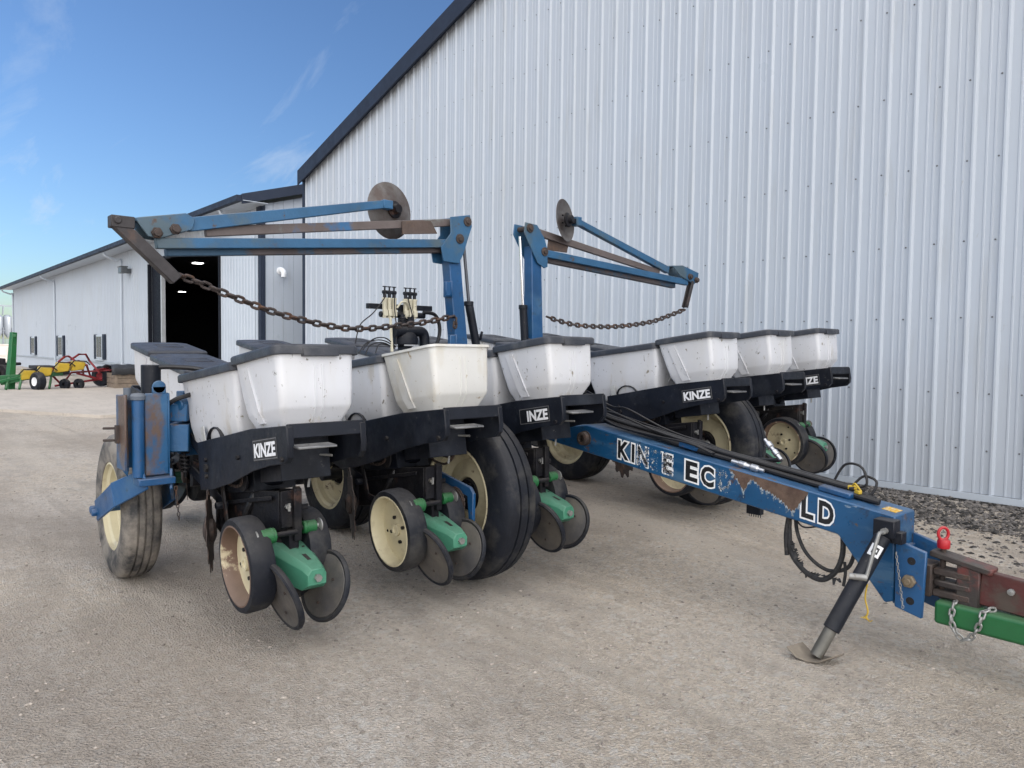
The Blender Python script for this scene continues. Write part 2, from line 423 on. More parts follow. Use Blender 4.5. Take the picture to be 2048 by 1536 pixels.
def stones(name, n_, samp, rlo, rhi, m, flat=.55, seed=1):
    rg = np.random.default_rng(seed); V = []; F = []
    base = np.array([(1, 0, 0), (0, 1, 0), (-1, 0, 0), (0, -1, 0), (0, 0, 1), (0, 0, -1), (.6, .6, .45), (-.6, .55, .5)])
    tri = [(0, 6, 4), (6, 1, 4), (1, 7, 4), (7, 2, 4), (2, 3, 4), (3, 0, 4), (0, 3, 5), (3, 2, 5), (2, 1, 5), (1, 0, 5), (0, 1, 6), (1, 2, 7)]
    P = samp(rg, n_)
    for i in range(n_):
        r = rlo + (rhi - rlo) * rg.random() ** 2.5
        q = base * (1 + .35 * (rg.random(base.shape) - .5)) * r * np.array([1 + .5 * rg.random(), 1, flat])
        a = rg.random() * 6.28; ca, sa = math.cos(a), math.sin(a)
        q = np.stack([q[:, 0] * ca - q[:, 1] * sa, q[:, 0] * sa + q[:, 1] * ca, q[:, 2]], 1)
        z = float(gh(P[i, 0], P[i, 1])) + r * flat * .25
        k = len(V); V += (q + np.array([P[i, 0], P[i, 1], z])).tolist(); F += [(a_ + k, b_ + k, c_ + k) for a_, b_, c_ in tri]
    me = bpy.data.meshes.new(name); me.from_pydata(V, [], F); me.materials.append(m)
    o = bpy.data.objects.new(name, me); COL.objects.link(o); o['kind'] = 'stuff'; return o
M_st = mat('limestone chips', (.30, .265, .23), .95, vs=3, var=.1, island=.40, spec=.1)
M_st2 = mat('dark mixed gravel', (.092, .084, .078), .85, vs=3, var=.1, island=.9)
def s_near(rg, n_):
    d = 1.6 + 7.0 * rg.random(n_) ** 1.6; a = math.radians(138) + (rg.random(n_) - .5) * math.radians(84)
    return np.stack([np.cos(a) * d, np.sin(a) * d], 1)
stones('gravel_chips', 7000, s_near, .002, .010, M_st, seed=3)
def s_wall(rg, n_):
    x = -4.6 + 5.6 * rg.random(n_); w = 1.05 * sm(-4.6, -2.0, x) + .12
    return np.stack([x, 7.17 - w * rg.random(n_) ** 1.1], 1)
def s_wall2(rg, n_):
    x = -3.4 + 3.2 * rg.random(n_); return np.stack([x, 6.3 - 1.5 * rg.random(n_) ** 1.7 * sm(-3.6, -1.6, x)], 1)
stones('wall_gravel', 9000, s_wall, .008, .026, M_st2, .7, 5)
stones('wall_gravel_edge', 1800, s_wall2, .006, .02, M_st2, .6, 6)

ap = MB(); ap.add([(-17.2, 1.9, .03), (-14.6, 3.2, .035), (-14.4, 7.1, .035), (-26.5, 7.1, .035), (-27.5, 1.6, .03)], [(0, 1, 2, 3, 4)])
k_ = [(-17.2, 1.9), (-14.6, 3.2), (-14.4, 7.1), (-26.5, 7.1), (-27.5, 1.6)]
for i_ in range(5):
    a_, b_ = k_[i_], k_[(i_ + 1) % 5]; ap.add([(a_[0], a_[1], -.05), (b_[0], b_[1], -.05), (b_[0], b_[1], .035), (a_[0], a_[1], .035)], [(0, 1, 2, 3)])
struct(ap.build('concrete_apron', mat('dusty concrete apron', (.47, .42, .365), .9, vs=.6, var=.1, layers=[((.40, .36, .31, .6), .8, .56, .08, (1, 3, 1)), ((.30, .27, .24, .6), 6, .62, .05, (1, 2, 1))], bump=.3, bs=20)))

# ------------------------------------------------------------------ large building
WY = 7.207
def rib_profile(x0, x1, pitch, hmaj=.022, hmin=.005):
    p = []; x = x0
    while x < x1:
        for dx, dy in ((0, 0), (.010, hmaj), (.026, hmaj), (.044, 0), (.060 + (pitch - .06) * .28, 0), (.060 + (pitch - .06) * .31, hmin), (.060 + (pitch - .06) * .38, hmin), (.060 + (pitch - .06) * .41, 0),
                       (.060 + (pitch - .06) * .62, 0), (.060 + (pitch - .06) * .65, hmin), (.060 + (pitch - .06) * .72, hmin), (.060 + (pitch - .06) * .75, 0)):
            if x + dx < x1: p.append((x + dx, dy))
        x += pitch
    p.append((x1, 0)); return p
def ribwall(mb, prof, zb, ztop, fn):
    k = len(mb.v); m = len(prof)
    for x, d in prof: mb.v.append(tuple(fn(x, d, zb)))
    for x, d in prof: mb.v.append(tuple(fn(x, d, ztop(x))))
    for i in range(m - 1): mb.f.append([k + i, k + i + 1, k + m + i + 1, k + m + i]); mb.mi.append(mb.c)
XL, XR, XE = -14.81, 5.2, 24.0
SL = .306; ZE = 4.86
ZE = 4.93
rake = lambda x: ZE + SL * (min(x, XR) - XL) - SL * max(0, x - XR)
shed = thing('metal_shed', 'tall pale ribbed metal shed with dark sloping roof edge, right beside the planter', 'building', (XL, WY, 0))
P_ = .2375
off = (-1.963 - XL) % P_
w = MB()
ribwall(w, rib_profile(XL + off - P_ - .03, XE, P_), .085, lambda x: rake(x) - .02, lambda x, d, z: (max(x, XL), WY - d, z))
# screws beside each rib on every girt line
w.c = 1
x = XL + off - P_ * 1 - .055
zr = [.46, .949, 1.597, 2.255, 2.948, 3.634, 4.429, 5.2, 5.95, 6.7, 7.4, 8.1]
while x < 3.0:
    for z in zr:
        if x > XL + .1 and z < rake(x) - .3:
            w.lathe([(.0080, 0), (.0080, .003), (.005, .004), (.0045, .009), (.0005, .010)], (x, WY, z + random.uniform(-.006, .006)), (0, -1, 0), 6)
    x += P_
w.build('ribbed_wall', [M_wall(), mat('screw heads', (.15, .155, .165), .5, .3)], shed, smooth=30)
w = MB(); w.box(((XL + XE) / 2, WY - .026, .055), (XE - XL, .014, .06)); w.build('base_trim', M_wall2(), shed, .002)
w = MB(); w.box(((XL + XE) / 2, WY + .02, -.04), (XE - XL, .07, .125)); w.build('skirt_board', mat('dark skirt board', (.05, .052, .058), .8, var=.3, vs=8, layers=[((.16, .14, .12, .7), 4, .52, .1, (1, 1, 1))]), shed, .004)
w = MB()
for (xa, xb) in ((XL - .08, XR), (XR, XE + .4)):
    za, zb = rake(xa) if xa >= XL else ZE - SL * .08, rake(xb)
    for y0, y1, t0, t1 in ((WY - .16, WY - .13, -.20, .10), (WY - .13, WY + 24, .03, .09)):
        w.add([(xa, y0, za + t0), (xb, y0, zb + t0), (xb, y1, zb + t0), (xa, y1, za + t0), (xa, y0, za + t1), (xb, y0, zb + t1), (xb, y1, zb + t1), (xa, y1, za + t1)],
              [(3, 2, 1, 0), (4, 5, 6, 7), (0, 1, 5, 4), (1, 2, 6, 5), (2, 3, 7, 6), (3, 0, 4, 7)])
    w.add([(xa, WY - .13, za - .12), (xb, WY - .13, zb - .12), (xb, WY - .028, zb - .12), (xa, WY - .028, za - .12), (xa, WY - .13, za - .03), (xb, WY - .13, zb - .03), (xb, WY - .028, zb - .03), (xa, WY - .028, za - .03)],
          [(3, 2, 1, 0), (4, 5, 6, 7), (0, 1, 5, 4), (1, 2, 6, 5), (2, 3, 7, 6), (3, 0, 4, 7)])
w.build('roof', M_navy(), shed, .004)
w = MB(); w.box((XL - .045, WY - .01, (ZE + .09) / 2), (.10, .06, ZE - .15)); w.build('corner_trim', M_navy(), shed, .003)
w = MB()
w.box((XL + .03, WY + 12, ZE / 2), (.06, 23.9, ZE - .06)); w.box((XE, WY + 12, rake(XE) / 2), (.06, 23.9, rake(XE) - .06)); w.box(((XL + XE) / 2, WY + 24, ZE / 2), (XE - XL, .06, ZE - .1))
w.build('side_wall', M_wall(), shed)
w = MB(); w.box((XL - .14, WY + .1, ZE - .03), (.09, .16, .10)); w.box((XL - .14, WY + 12, ZE - .03), (.10, 23.4, .11)); w.build('gutter', M_wall2(), shed, .004)

# ------------------------------------------------------------------ long building
LX0, LX1 = -54.0, -17.05
hall = thing('long_hall', 'long white ribbed metal hall with shuttered windows and dark open doorway, at left', 'building', (LX0, WY, 0))
w = MB(); fn = lambda x, d, z: (x, WY - d, z)
DX0, DX1, DZ = -25.8, -19.45, 3.93
ribwall(w, rib_profile(LX0, DX0, .2286), -.04, lambda x: 4.66, fn)
ribwall(w, rib_profile(DX0, DX1, .2286), DZ, lambda x: 4.66, fn)
ribwall(w, rib_profile(DX1, LX1, .2286), -.04, lambda x: 4.66, fn)
w.build('ribbed_wall', M_wall(), hall, smooth=30)
# gable end facing the gap, flush panels
w = MB(); GX = LX1
y = WY
while y < WY + 14:
    y1 = min(y + .255, WY + 14)
    w.add([(GX, y + .006, -.04), (GX, y1 - .006, -.04), (GX, y1 - .006, 4.62 + .30 * (y1 - WY)), (GX, y + .006, 4.62 + .30 * (y - WY))], [(0, 1, 2, 3)])
    w.add([(GX, y1 - .006, -.04), (GX - .012, y1, -.04), (GX - .012, y1, 4.62 + .3 * (y1 - WY)), (GX, y1 - .006, 4.62 + .3 * (y1 - WY))], [(0, 1, 2, 3)])
    w.add([(GX - .012, y1, -.04), (GX, y1 + .006, -.04), (GX, y1 + .006, 4.62 + .3 * (y1 - WY)), (GX - .012, y1, 4.62 + .3 * (y1 - WY))], [(0, 1, 2, 3)])
    y = y1
w.build('gable_wall', M_wall(), hall, smooth=0)
w = MB(); ey = WY - .62; ez = 4.60
def slab(x0, x1, y0, y1, z0, sl, t0, t1):
    za, zb = z0 + sl * (y0 - ey), z0 + sl * (y1 - ey)
    w.add([(x0, y0, za + t0), (x1, y0, za + t0), (x1, y1, zb + t0), (x0, y1, zb + t0), (x0, y0, za + t1), (x1, y0, za + t1), (x1, y1, zb + t1), (x0, y1, zb + t1)],
          [(3, 2, 1, 0), (4, 5, 6, 7), (0, 1, 5, 4), (1, 2, 6, 5), (2, 3, 7, 6), (3, 0, 4, 7)])
slab(LX0 - .5, LX1 + .30, ey, WY + 14, ez, .30, .05, .12)
slab(LX1 + .30, LX1 + .33, ey, WY + 14, ez, .30, -.10, .13)
w.box(((LX0 + LX1) / 2 - .1, ey - .05, ez + .03), (LX1 - LX0 + .8, .12, .14))
w.build('roof', M_navy(), hall, .004)
w = MB()
xx = LX0 - .48
while xx < LX1 + .28:
    w.box((xx + .145, (ey + WY) / 2, ez - .015), (.28, .58, .012)); xx += .30
w.build('soffit', M_wall2(), hall)
w = MB(); w.box((LX1 - .11, WY - .035, 2.3), (.26, .05, 4.6)); w.box((LX1 + .02, WY + .01, 2.3), (.035, .08, 4.6)); w.build('corner_trim', M_navy(), hall, .004)
w = MB(); w.box(((LX0 + DX0) / 2, WY - .035, .60), (DX0 - LX0, .02, .07)); w.build('band_trim', mat('grey band trim', (.36, .40, .44), .5), hall, .003)
w = MB(); w.box(((LX0 + DX0) / 2, WY + .03, -.10), (DX0 - LX0, .1, .16)); w.build('foundation', mat('pale foundation concrete', (.42, .39, .34), .9, var=.15, vs=3), hall)
# sliding door leaf, opening frame and dark inside
w = MB(); ribwall(w, rib_profile(DX1 - .02, -17.30, .19, .016, .004), .02, lambda x: 4.05, lambda x, d, z: (x, WY - .09 - d, z)); w.box(((DX1 - 17.42) / 2, WY - .07, 2.03), (2.5, .02, 4.0)); w.build('sliding_door', M_wall2(), hall)
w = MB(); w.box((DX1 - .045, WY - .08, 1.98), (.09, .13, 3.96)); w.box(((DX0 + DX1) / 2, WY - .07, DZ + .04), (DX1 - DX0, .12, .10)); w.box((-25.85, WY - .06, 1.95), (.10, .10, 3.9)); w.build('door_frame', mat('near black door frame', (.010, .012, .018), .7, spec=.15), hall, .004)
w = MB(); w.box((-25.28, WY + .02, 1.95), (1.02, .04, 3.9)); w.build('doorway_dark_panel', MATS['near black door frame'], hall, .004)  # near-black sheet painted as the dark of the open doorway
w = MB(); w.box((-24.66, WY + .0, 1.9), (.09, .12, 3.8)); w.build('door_jamb', mat('grey jamb steel', (.42, .44, .46), .4), hall, .004)
w = MB()
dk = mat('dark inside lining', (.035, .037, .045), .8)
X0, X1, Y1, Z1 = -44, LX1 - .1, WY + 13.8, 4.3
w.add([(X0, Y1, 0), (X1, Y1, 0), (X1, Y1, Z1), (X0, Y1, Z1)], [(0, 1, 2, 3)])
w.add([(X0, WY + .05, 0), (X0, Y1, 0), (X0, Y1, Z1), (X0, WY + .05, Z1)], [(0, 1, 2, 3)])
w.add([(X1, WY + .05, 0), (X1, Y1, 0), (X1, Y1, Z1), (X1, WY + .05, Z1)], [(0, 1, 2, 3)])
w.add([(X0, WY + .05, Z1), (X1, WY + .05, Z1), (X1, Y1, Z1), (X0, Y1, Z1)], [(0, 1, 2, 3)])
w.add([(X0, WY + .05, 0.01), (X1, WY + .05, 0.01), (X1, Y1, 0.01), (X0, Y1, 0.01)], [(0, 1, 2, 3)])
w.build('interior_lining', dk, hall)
M_glow = mat('lit lamp', (.9, .9, .9), .5, emit=((1, .98, .93), 3.5))
for lx, ly in ((-25.2, 8.45), (-39.0, 12.3), (-35.6, 12.35)):
    q = thing('ceiling_lamp', {-25.2: 'largest lit ceiling lamp, nearest the top of the dark doorway', -39.0: 'small lit ceiling lamp deep inside the dark doorway, left one of two', -35.6: 'small lit ceiling lamp deep inside the dark doorway, right one of two, behind the chain'}[lx], 'lamp', (lx, ly, 4.0), 'lamps inside the dark doorway')
    w = MB(); w.box((lx, ly, 4.05), (.5, .55, .08)); w.build('lamp_housing', M_dark(), q, .01)
    w = MB(); w.box((lx, ly, 4.0), (.27, .27, .02)); w.build('diffuser', M_glow, q)
# windows with shutters
for cx_ in (-47.2, -40.05, -32.6):
    w = MB(); w.box((cx_, WY - .04, 1.21), (.95, .07, .95)); fr = w.build('window', M_wall2(), hall, .006)
    w = MB(); w.box((cx_ - .21, WY - .08, 1.21), (.34, .012, .80)); w.box((cx_ + .21, WY - .08, 1.21), (.34, .012, .80)); w.build('pane', mat('dark window glass', (.04, .05, .065), .25, spec=.15), fr)
    w = MB(); w.box((cx_, WY - .05, .70), (1.05, .11, .05)); w.build('sill', M_wall2(), fr, .004)
    for sx in (-1, 1):
        w = MB(); w.box((cx_ + sx * .67, WY - .045, 1.21), (.38, .05, .98))
        for k in range(14): w.box((cx_ + sx * .67, WY - .076, .80 + k * .063), (.30, .018, .035))
        w.build('shutter', M_navy(), fr, .003)
# downspouts, wall light, vent pipe
for dx_ in (-53.9, -41.3, -29.3, -18.1):
    w = MB(); pts = smooth_path([(dx_ - .02, ey + .02, ez - .06), (dx_, ey + .08, ez - .18), (dx_, WY - .2, ez - .30), (dx_, WY - .06, ez - .42)] + ([(dx_, WY - .06, 2.5), (dx_, WY - .06, .1)] if dx_ < -20 else []), 5)
    w.tube(pts, .045, 8); w.build('downspout', M_wall2(), hall)
w = MB(); w.box((-28.2, WY - .10, 3.85), (.16, .16, .16)); w.box((-28.25, WY - .26, 3.87), (.42, .2, .2)); w.box((-28.25, WY - .26, 3.99), (.46, .24, .03)); w.build('wall_light', mat('grey lamp case', (.12, .13, .14), .4, .3), hall, .01)
w = MB(); w.tube(smooth_path([(GX - .02, 7.63, 3.10), (GX + .10, 7.63, 3.11), (GX + .20, 7.63, 3.04), (GX + .21, 7.63, 2.94)], 5), .065, 12); w.lathe([(.09, 0), (.09, .03), (.06, .03)], (GX, 7.63, 3.10), (1, 0, 0), 14); w.build('vent_pipe', mat('white pvc', (.8, .82, .84), .3), hall)
# green spout in the gap
q = thing('green_spout', 'green flared metal spout on a post in the gap between the two buildings', 'spout', (-15.9, 8.05, 0))
w = MB(); w.cyl((-15.9, 8.05, -.02), (-15.9, 8.05, 1.35), .10, 14); w.build('post', M_green(), q)
w = MB(); w.lathe([(.10, 0), (.11, .15), (.17, .30), (.21, .36), (.21, .42), (.15, .44), (.12, .36)], (-15.9, 8.05, 1.35), (0, 0, 1), 18); w.build('flare', M_green(), q)

# ------------------------------------------------------------------ the planter
PL = thing('row_planter', 'blue and black folding row crop planter with white seed hoppers and raised marker arms', 'planter', (-4.2, 3.6, 0))
TB = .043                      # the folded bar rises gently towards the shed
def bz(y): return TB * (y - 1.44)
# toolbar
w = MB()
w.beam((-4.24, 1.12, .80 + bz(1.12)), (-4.24, 6.45, .80 + bz(6.45)), .18, .18)
w.beam((-4.24, 1.5, .97 + bz(1.5)), (-4.24, 6.3, .97 + bz(6.3)), .10, .10)
for y in (1.12, 6.45): w.box((-4.24, y, .80 + bz(y)), (.22, .02, .22))
tb = w.build('toolbar', M_blue(), PL, .006)
w = MB(); w.beam((-3.98, 1.3, .66 + bz(1.3)), (-3.98, 6.4, .66 + bz(6.4)), .035, .035)
for k in range(24):
    y = 1.4 + k * .21; w.lathe([(.018, 0), (.05, 0), (.05, .02), (.018, .02)], (-3.98, y, .66 + bz(y)), (0, 1, 0), 10)
w.build('drive_shaft', M_dark(), PL)

# ---- row unit template (first front unit), axis towards +X
TH = rad(9.5); CT, ST = math.cos(TH), math.sin(TH)
def build_unit(Y, X0, dz, sticker, open_front):
    Z0 = .955 + dz
    T = lambda u, b_, w_: (X0 + u * CT - w_ * ST, Y + b_, Z0 + u * ST + w_ * CT)      # tilted frame
    A = lambda x, b_, z: (X0 + 2.80 + x, Y + b_, z + dz)                                # upright frame, x as in the first unit
    root = bpy.data.objects.new('tmp', None)
    # side panels
    m = MB()
    side = [(-.97, .0), (-.30, .015), (.055, .0), (.055, -.09), (.045, -.125), (.015, -.148), (-.12, -.150), (-.30, -.165), (-.55, -.21), (-.80, -.235), (-.97, -.235)]
    for s_ in (-1, 1):
        bo = .188 if s_ < 0 else .165
        m.prism(side, lambda a, b_, k, s_=s_, bo=bo: T(a, s_ * (bo - .006 * k), b_))
        m.prism([(.055, -.004), (.055, -.09), (.045, -.125), (.015, -.148), (.005, -.142), (.036, -.12), (.046, -.085), (.046, -.004)], lambda a, b_, k, s_=s_, bo=bo: T(a + .0015, s_ * (bo - .002 - .026 * k), b_ - .001))
    # cross band, floor rails and cross members
    def tb_(u0, u1, b0, b1, w0, w1):
        vs = [T(u, b_, ww) for u in (u0, u1) for b_ in (b0, b1) for ww in (w0, w1)]
        m.add(vs, [(0, 1, 3, 2), (4, 6, 7, 5), (0, 4, 5, 1), (2, 3, 7, 6), (0, 2, 6, 4), (1, 5, 7, 3)])
    tb_(.034, .0535, -.180, .157, -.052, .006)
    tb_(-.55, -.50, -.180, .157, -.06, -.02)
    tb_(-.95, -.90, -.180, .157, -.2, -.02)
    tb_(-.96, .03, -.180, -.150, -.03, -.01); tb_(-.96, .03, .128, .157, -.03, -.01)
    # seed meter housing and hidden bulk below the hoppers
    tb_(-.42, -.20, -.11, .12, -.22, -.03); tb_(-.85, -.52, -.10, .10, -.26, -.05)
    m.lathe([(.001, -.05), (.105, -.05), (.115, -.02), (.115, .03), (.08, .06), (.001, .06)], A(-3.33, 0, .73), (0, 1, 0), 20)
    m.lathe([(.001, -.03), (.06, -.03), (.06, .03), (.001, .03)], A(-3.62, -.11, .72), (0, 1, 0), 16)
    m.lathe([(.001, -.03), (.045, -.03), (.045, .03), (.001, .03)], A(-3.80, -.11, .64), (0, 1, 0), 16)
    # fender behind the rear hopper
    pts = [(math.cos(t_) * .10, math.sin(t_) * .075) for t_ in [math.pi * k / 8 for k in range(9)]]
    m.prism(pts + [(p[0] * .93, p[1] * .9) for p in pts[::-1]], lambda a, b_, k: T(-.80 + a, -.17 + .22 * k, b_ - .012))
    ru = m.build('row_unit', [M_black()], PL, .0025)
    org = Vector((X0, Y, Z0))
    me_ = ru.data; me_.transform(Matrix.Translation(Vector(PL.location) - org)); ru.location = org - Vector(PL.location)
    # shank body
    m = MB()
    def ab(x0, x1, b0, b1, z00, z01, z10, z11):
        vs = [A(x, b_, z) for x, zz in ((x0, (z00, z01)), (x1, (z10, z11))) for b_ in (b0, b1) for z in zz]
        m.add(vs, [(0, 1, 3, 2), (4, 6, 7, 5), (0, 4, 5, 1), (2, 3, 7, 6), (0, 2, 6, 4), (1, 5, 7, 3)])
    ab(-3.70, -3.06, -.080, -.073, .34, .555, .47, .645); ab(-3.70, -3.06, .018, .025, .34, .555, .47, .645)
    ab(-3.66, -3.08, -.070, .015, .36, .50, .46, .59)
    ab(-3.066, -3.052, -.073, .018, .48, .640, .48, .645)
    ab(-3.055, -3.03, -.02, .015, .42, .66, .42, .65); ab(-3.16, -3.05, -.035, .010, .36, .50, .36, .46)
    ab(-3.76, -3.70, -.10, .06, .36, .72, .34, .56)
    ab(-3.72, -3.30, -.06, .02, .54, .74, .58, .74)
    ab(-3.60, -3.10, -.10, -.09, .50, .52, .60, .62)
    for k in range(5): ab(-3.5 + k * .1, -3.46 + k * .1, -.06, .06, .54, .565, .55, .575)
    m.build('shank_body', M_dark(), ru, .003)
    # parallel arms to the bar
    for s_ in (-1, 1):
        m = MB(); m.beam(A(-4.20, s_ * .145, .87), A(-3.68, s_ * .145, .685), .012, .05); m.beam(A(-4.12, s_ * .145, .66), A(-3.55, s_ * .12, .50), .012, .05)
        for p in ((-4.19, .865), (-3.70, .69), (-4.1, .655), (-3.58, .505)): m.cyl(A(p[0], s_ * .13, p[1]), A(p[0], s_ * .165, p[1]), .018, 6)
        m.build('parallel_arm', M_black(), ru, .002)
    m = MB()
    for s_ in (-1, 1): m.box(A(-4.11, s_ * .145, .78), (.07, .02, .30))
    m.box(A(-4.125, 0, .80), (.035, .29, .16)); m.build('bar_bracket', M_black(), ru, .004)
    # down-pressure spring
    m = MB(); a0 = Vector(A(-4.02, -.175, .84)); a1 = Vector(A(-3.98, -.175, .62)); pts = []
    for k in range(90):
        t_ = k / 89; th = t_ * 2 * math.pi * 11; pts.append(a0.lerp(a1, t_) + Vector((math.cos(th), math.sin(th), 0)) * .022)
    m.tube(pts, .0045, 5); m.cyl(a0 + Vector((0, 0, .03)), a1 - Vector((0, 0, .03)), .008, 8); m.build('spring', M_dark(), ru)
    # hoppers
    def rr(u0, u1, hb, w_, r_, ho=0.0):
        pts = []
        for (cu_, cb, a0_) in ((u1 - r_, hb - r_, 0), (u0 + r_, hb - r_, 90), (u0 + r_, -hb + r_, 180), (u1 - r_, -hb + r_, 270)):
            for k in range(5):
                t_ = rad(a0_ + 22.5 * k); pts.append(T(cu_ + r_ * math.cos(t_), cb + r_ * math.sin(t_), w_ + ho * (cu_ - u0)))
        return pts
    def hopper(name, u0, u1, hb, top0, slope, m_, recess, openish):
        m = MB()
        L = u1 - u0
        tw = lambda: top0
        R_ = [rr(u0, u1, hb, top0, .035, slope), rr(u0 + .006, u1 - .003, hb - .004, top0 - .03, .030, slope), rr(u0 + .035, u1 - .010, hb - .010, top0 * .52, .028, slope * .5), rr(u0 + .058, u1 - (.018 if recess else .03), hb - .015, .085, .026, 0),
              rr(u0 + .063, u1 - (.026 if recess else .035), hb - .018, .068, .026, 0), rr(u0 + (.085 if recess else .075), u1 - (.075 if recess else .05), hb - (.045 if recess else .028), .010, .024, 0), rr(u0 + .09, u1 - (.095 if recess else .06), hb - .05, -.03, .024, 0)]
        k, n_, c_ = m.ring(R_); m.cap(k + (c_ - 1) * n_, n_)
        # rim lip and inner wall
        lip = [R_[0], rr(u0 - .010, u1 + .010, hb + .010, top0, .04, slope), rr(u0 - .010, u1 + .010, hb + .010, top0 + .012, .04, slope), rr(u0 + .004, u1 - .004, hb - .004, top0 + .012, .034, slope), rr(u0 + .02, u1 - .02, hb - .02, top0 - .12, .03, slope), rr(u0 + .05, u1 - .05, hb - .05, .05, .03, 0)]
        k, n_, c_ = m.ring(lip); m.cap(k + (c_ - 1) * n_, n_)
        # moulded ribs
        for bb in (-.012, .022):
            m.ring([[T(u1 - .006 + d_, bb + e_, ww) for d_, e_ in ((-.004, -.006), (.0045, -.003), (.0045, .003), (-.004, .006))] for d0, ww in ((0, .1),)]) if False else None
            a_, b2 = T(u1 - .003, bb, top0 - .045 + slope * L), T(u1 - .024, bb, .075)
            m.tube([a_, T(u1 - .009, bb, top0 * .52 + slope * .5 * L), T(u1 - .018, bb, .085), T(u1 - .027, bb, .068), T(u1 - .074, bb, .012)], .0045, 6)
        if recess:
            for s_ in (-1, 1):
                hs = lambda w_: hb - .004 - .011 * (top0 - w_) / (top0 - .085) if w_ > .085 else hb - .015 - .030 * (.085 - w_) / .075
                m.prism([(u0 + L * .20, top0 - .035), (u0 + L * .33, top0 - .035), (u0 + L * .49, .085), (u0 + L * .50, .03), (u0 + L * .36, .03), (u0 + L * .34, .085)], lambda a, b_, k, s_=s_: T(a, s_ * (hs(b_) - .012 + .021 * k), b_))
        o = m.build(name, m_, ru, 0, 45); fixn(o)
        return o
    def lid(u0, u1, hb, top0, slope, badge=True):
        m = MB(); L = u1 - u0
        R_ = [rr(u0 - .017, u1 + .017, hb + .017, top0 - .020, .036, slope), rr(u0 - .018, u1 + .018, hb + .018, top0 + .012, .036, slope), rr(u0 - .012, u1 + .012, hb + .012, top0 + .019, .034, slope), rr(u0 + .04, u1 - .04, hb - .04, top0 + .026, .04, slope)]
        k, n_, c_ = m.ring(R_); m.cap(k + (c_ - 1) * n_, n_); m.cap(k, n_, True)
        def bx(a0, a1, b0, b1, h0, h1):
            vs = [T(a, b_, top0 + slope * (a - u0) + h) for a in (a0, a1) for b_ in (b0, b1) for h in (h0, h1)]
            m.add(vs, [(0, 1, 3, 2), (4, 6, 7, 5), (0, 4, 5, 1), (2, 3, 7, 6), (0, 2, 6, 4), (1, 5, 7, 3)])
        cu_ = (u0 + u1) / 2
        bx(cu_ - .06, cu_ + .06, -.085, -.079, .026, .031); bx(cu_ - .06, cu_ + .06, .079, .085, .026, .031); bx(cu_ - .066, cu_ - .06, -.085, .085, .026, .031); bx(cu_ + .06, cu_ + .066, -.085, .085, .026, .031)
        for k in range(5): bx(cu_ - .025 + .006 * (k % 2), cu_ + .03 - .008 * (k % 3), -.05 + k * .021, -.038 + k * .021, .026, .029)
        # latch at the edge
        bx(u1 - .02, u1 + .024, -.07, .09, -.028, .006)
        o = m.build('hopper_lid', M_lid(), ru, .002, 45); fixn(o); return o
    hopper('rear_hopper', -1.20, -.475, .178, .335, -.05, M_white(), False, False)
    hopper('front_hopper', -.455, -.012, .180, .318, -.04, M_cream() if open_front else M_white(), True, open_front)
    lid(-1.20, -.475, .178, .348, -.05)
    if not open_front: lid(-.455, -.012, .180, .331, -.04)
    # gauge wheels
    for s_ in (-1, 1):
        m = MB(); c_ = A(-3.115, -.145, .338) if s_ < 0 else A(-3.20, .045, .325); ax = Vector((.02 * s_, s_, -.06)).normalized()
        W = .105
        m.lathe([(.172, 0), (.198, .002), (.205, .015), (.206, W * .5), (.205, W - .015), (.198, W - .002), (.176, W)], c_, ax, 40)
        m.c = 1; m.lathe([(.176, W), (.169, W + .001), (.166, W - .004), (.163, .035)], c_, ax, 40)
        m.c = 2; m.lathe([(.163, .035), (.150, .032), (.07, .046), (.04, .052), (.03, .052), (.03, .068), (.018, .068), (.016, .06), (.0005, .06)], c_, ax, 40)
        a_, u_, d_ = frame(ax)
        m.c = 3
        for k in range(4):
            th = rad(90 * k + 20); rr_ = .062 if k % 2 else .055; q = Vector(c_) + (a_ * math.cos(th) + u_ * math.sin(th)) * rr_; m.cyl(q + d_ * .042, q + d_ * .060, .009, 6)
        for k in range(3):
            th = rad(120 * k + 75); q = Vector(c_) + (a_ * math.cos(th) + u_ * math.sin(th)) * .125; m.cyl(q + d_ * .030, q + d_ * .040, .007, 6)
        m.c = 0; m.lathe([(.172, 0), (.0005, 0)], c_, ax, 40)
        m.build('gauge_wheel', [M_rub(), M_rimr() if s_ < 0 and Y < 1.6 else M_rim(), M_rim(), M_dark()], ru, 0, 40)
        # depth stop and arm
        kx, kb = (-3.00, -.125) if s_ < 0 else (-3.06, .03)
        m = MB(); m.cyl(A(kx, kb - s_ * (.10 if s_ < 0 else .03), .470), A(kx, kb, .470), .012, 12); m.build('stop_shaft', M_dark(), ru)
        m = MB(); m.cyl(A(kx, kb, .470), A(kx, kb + s_ * .062, .470), .033 if s_ < 0 else .028, 18); m.cyl(A(kx, kb + s_ * .012, .470), A(kx, kb + s_ * .020, .470), .035 if s_ < 0 else .030, 18)
        m.build('depth_stop', M_green(), ru, .003)
        m = MB(); m.lathe([(.001, 0), (.012, 0), (.013, .012), (.031, .018), (.031, .024), (.014, .026), (.001, .026)], A(kx, kb + s_ * .062, .470), (0, s_, 0), 18); m.build('stop_knob', M_zinc(), ru)
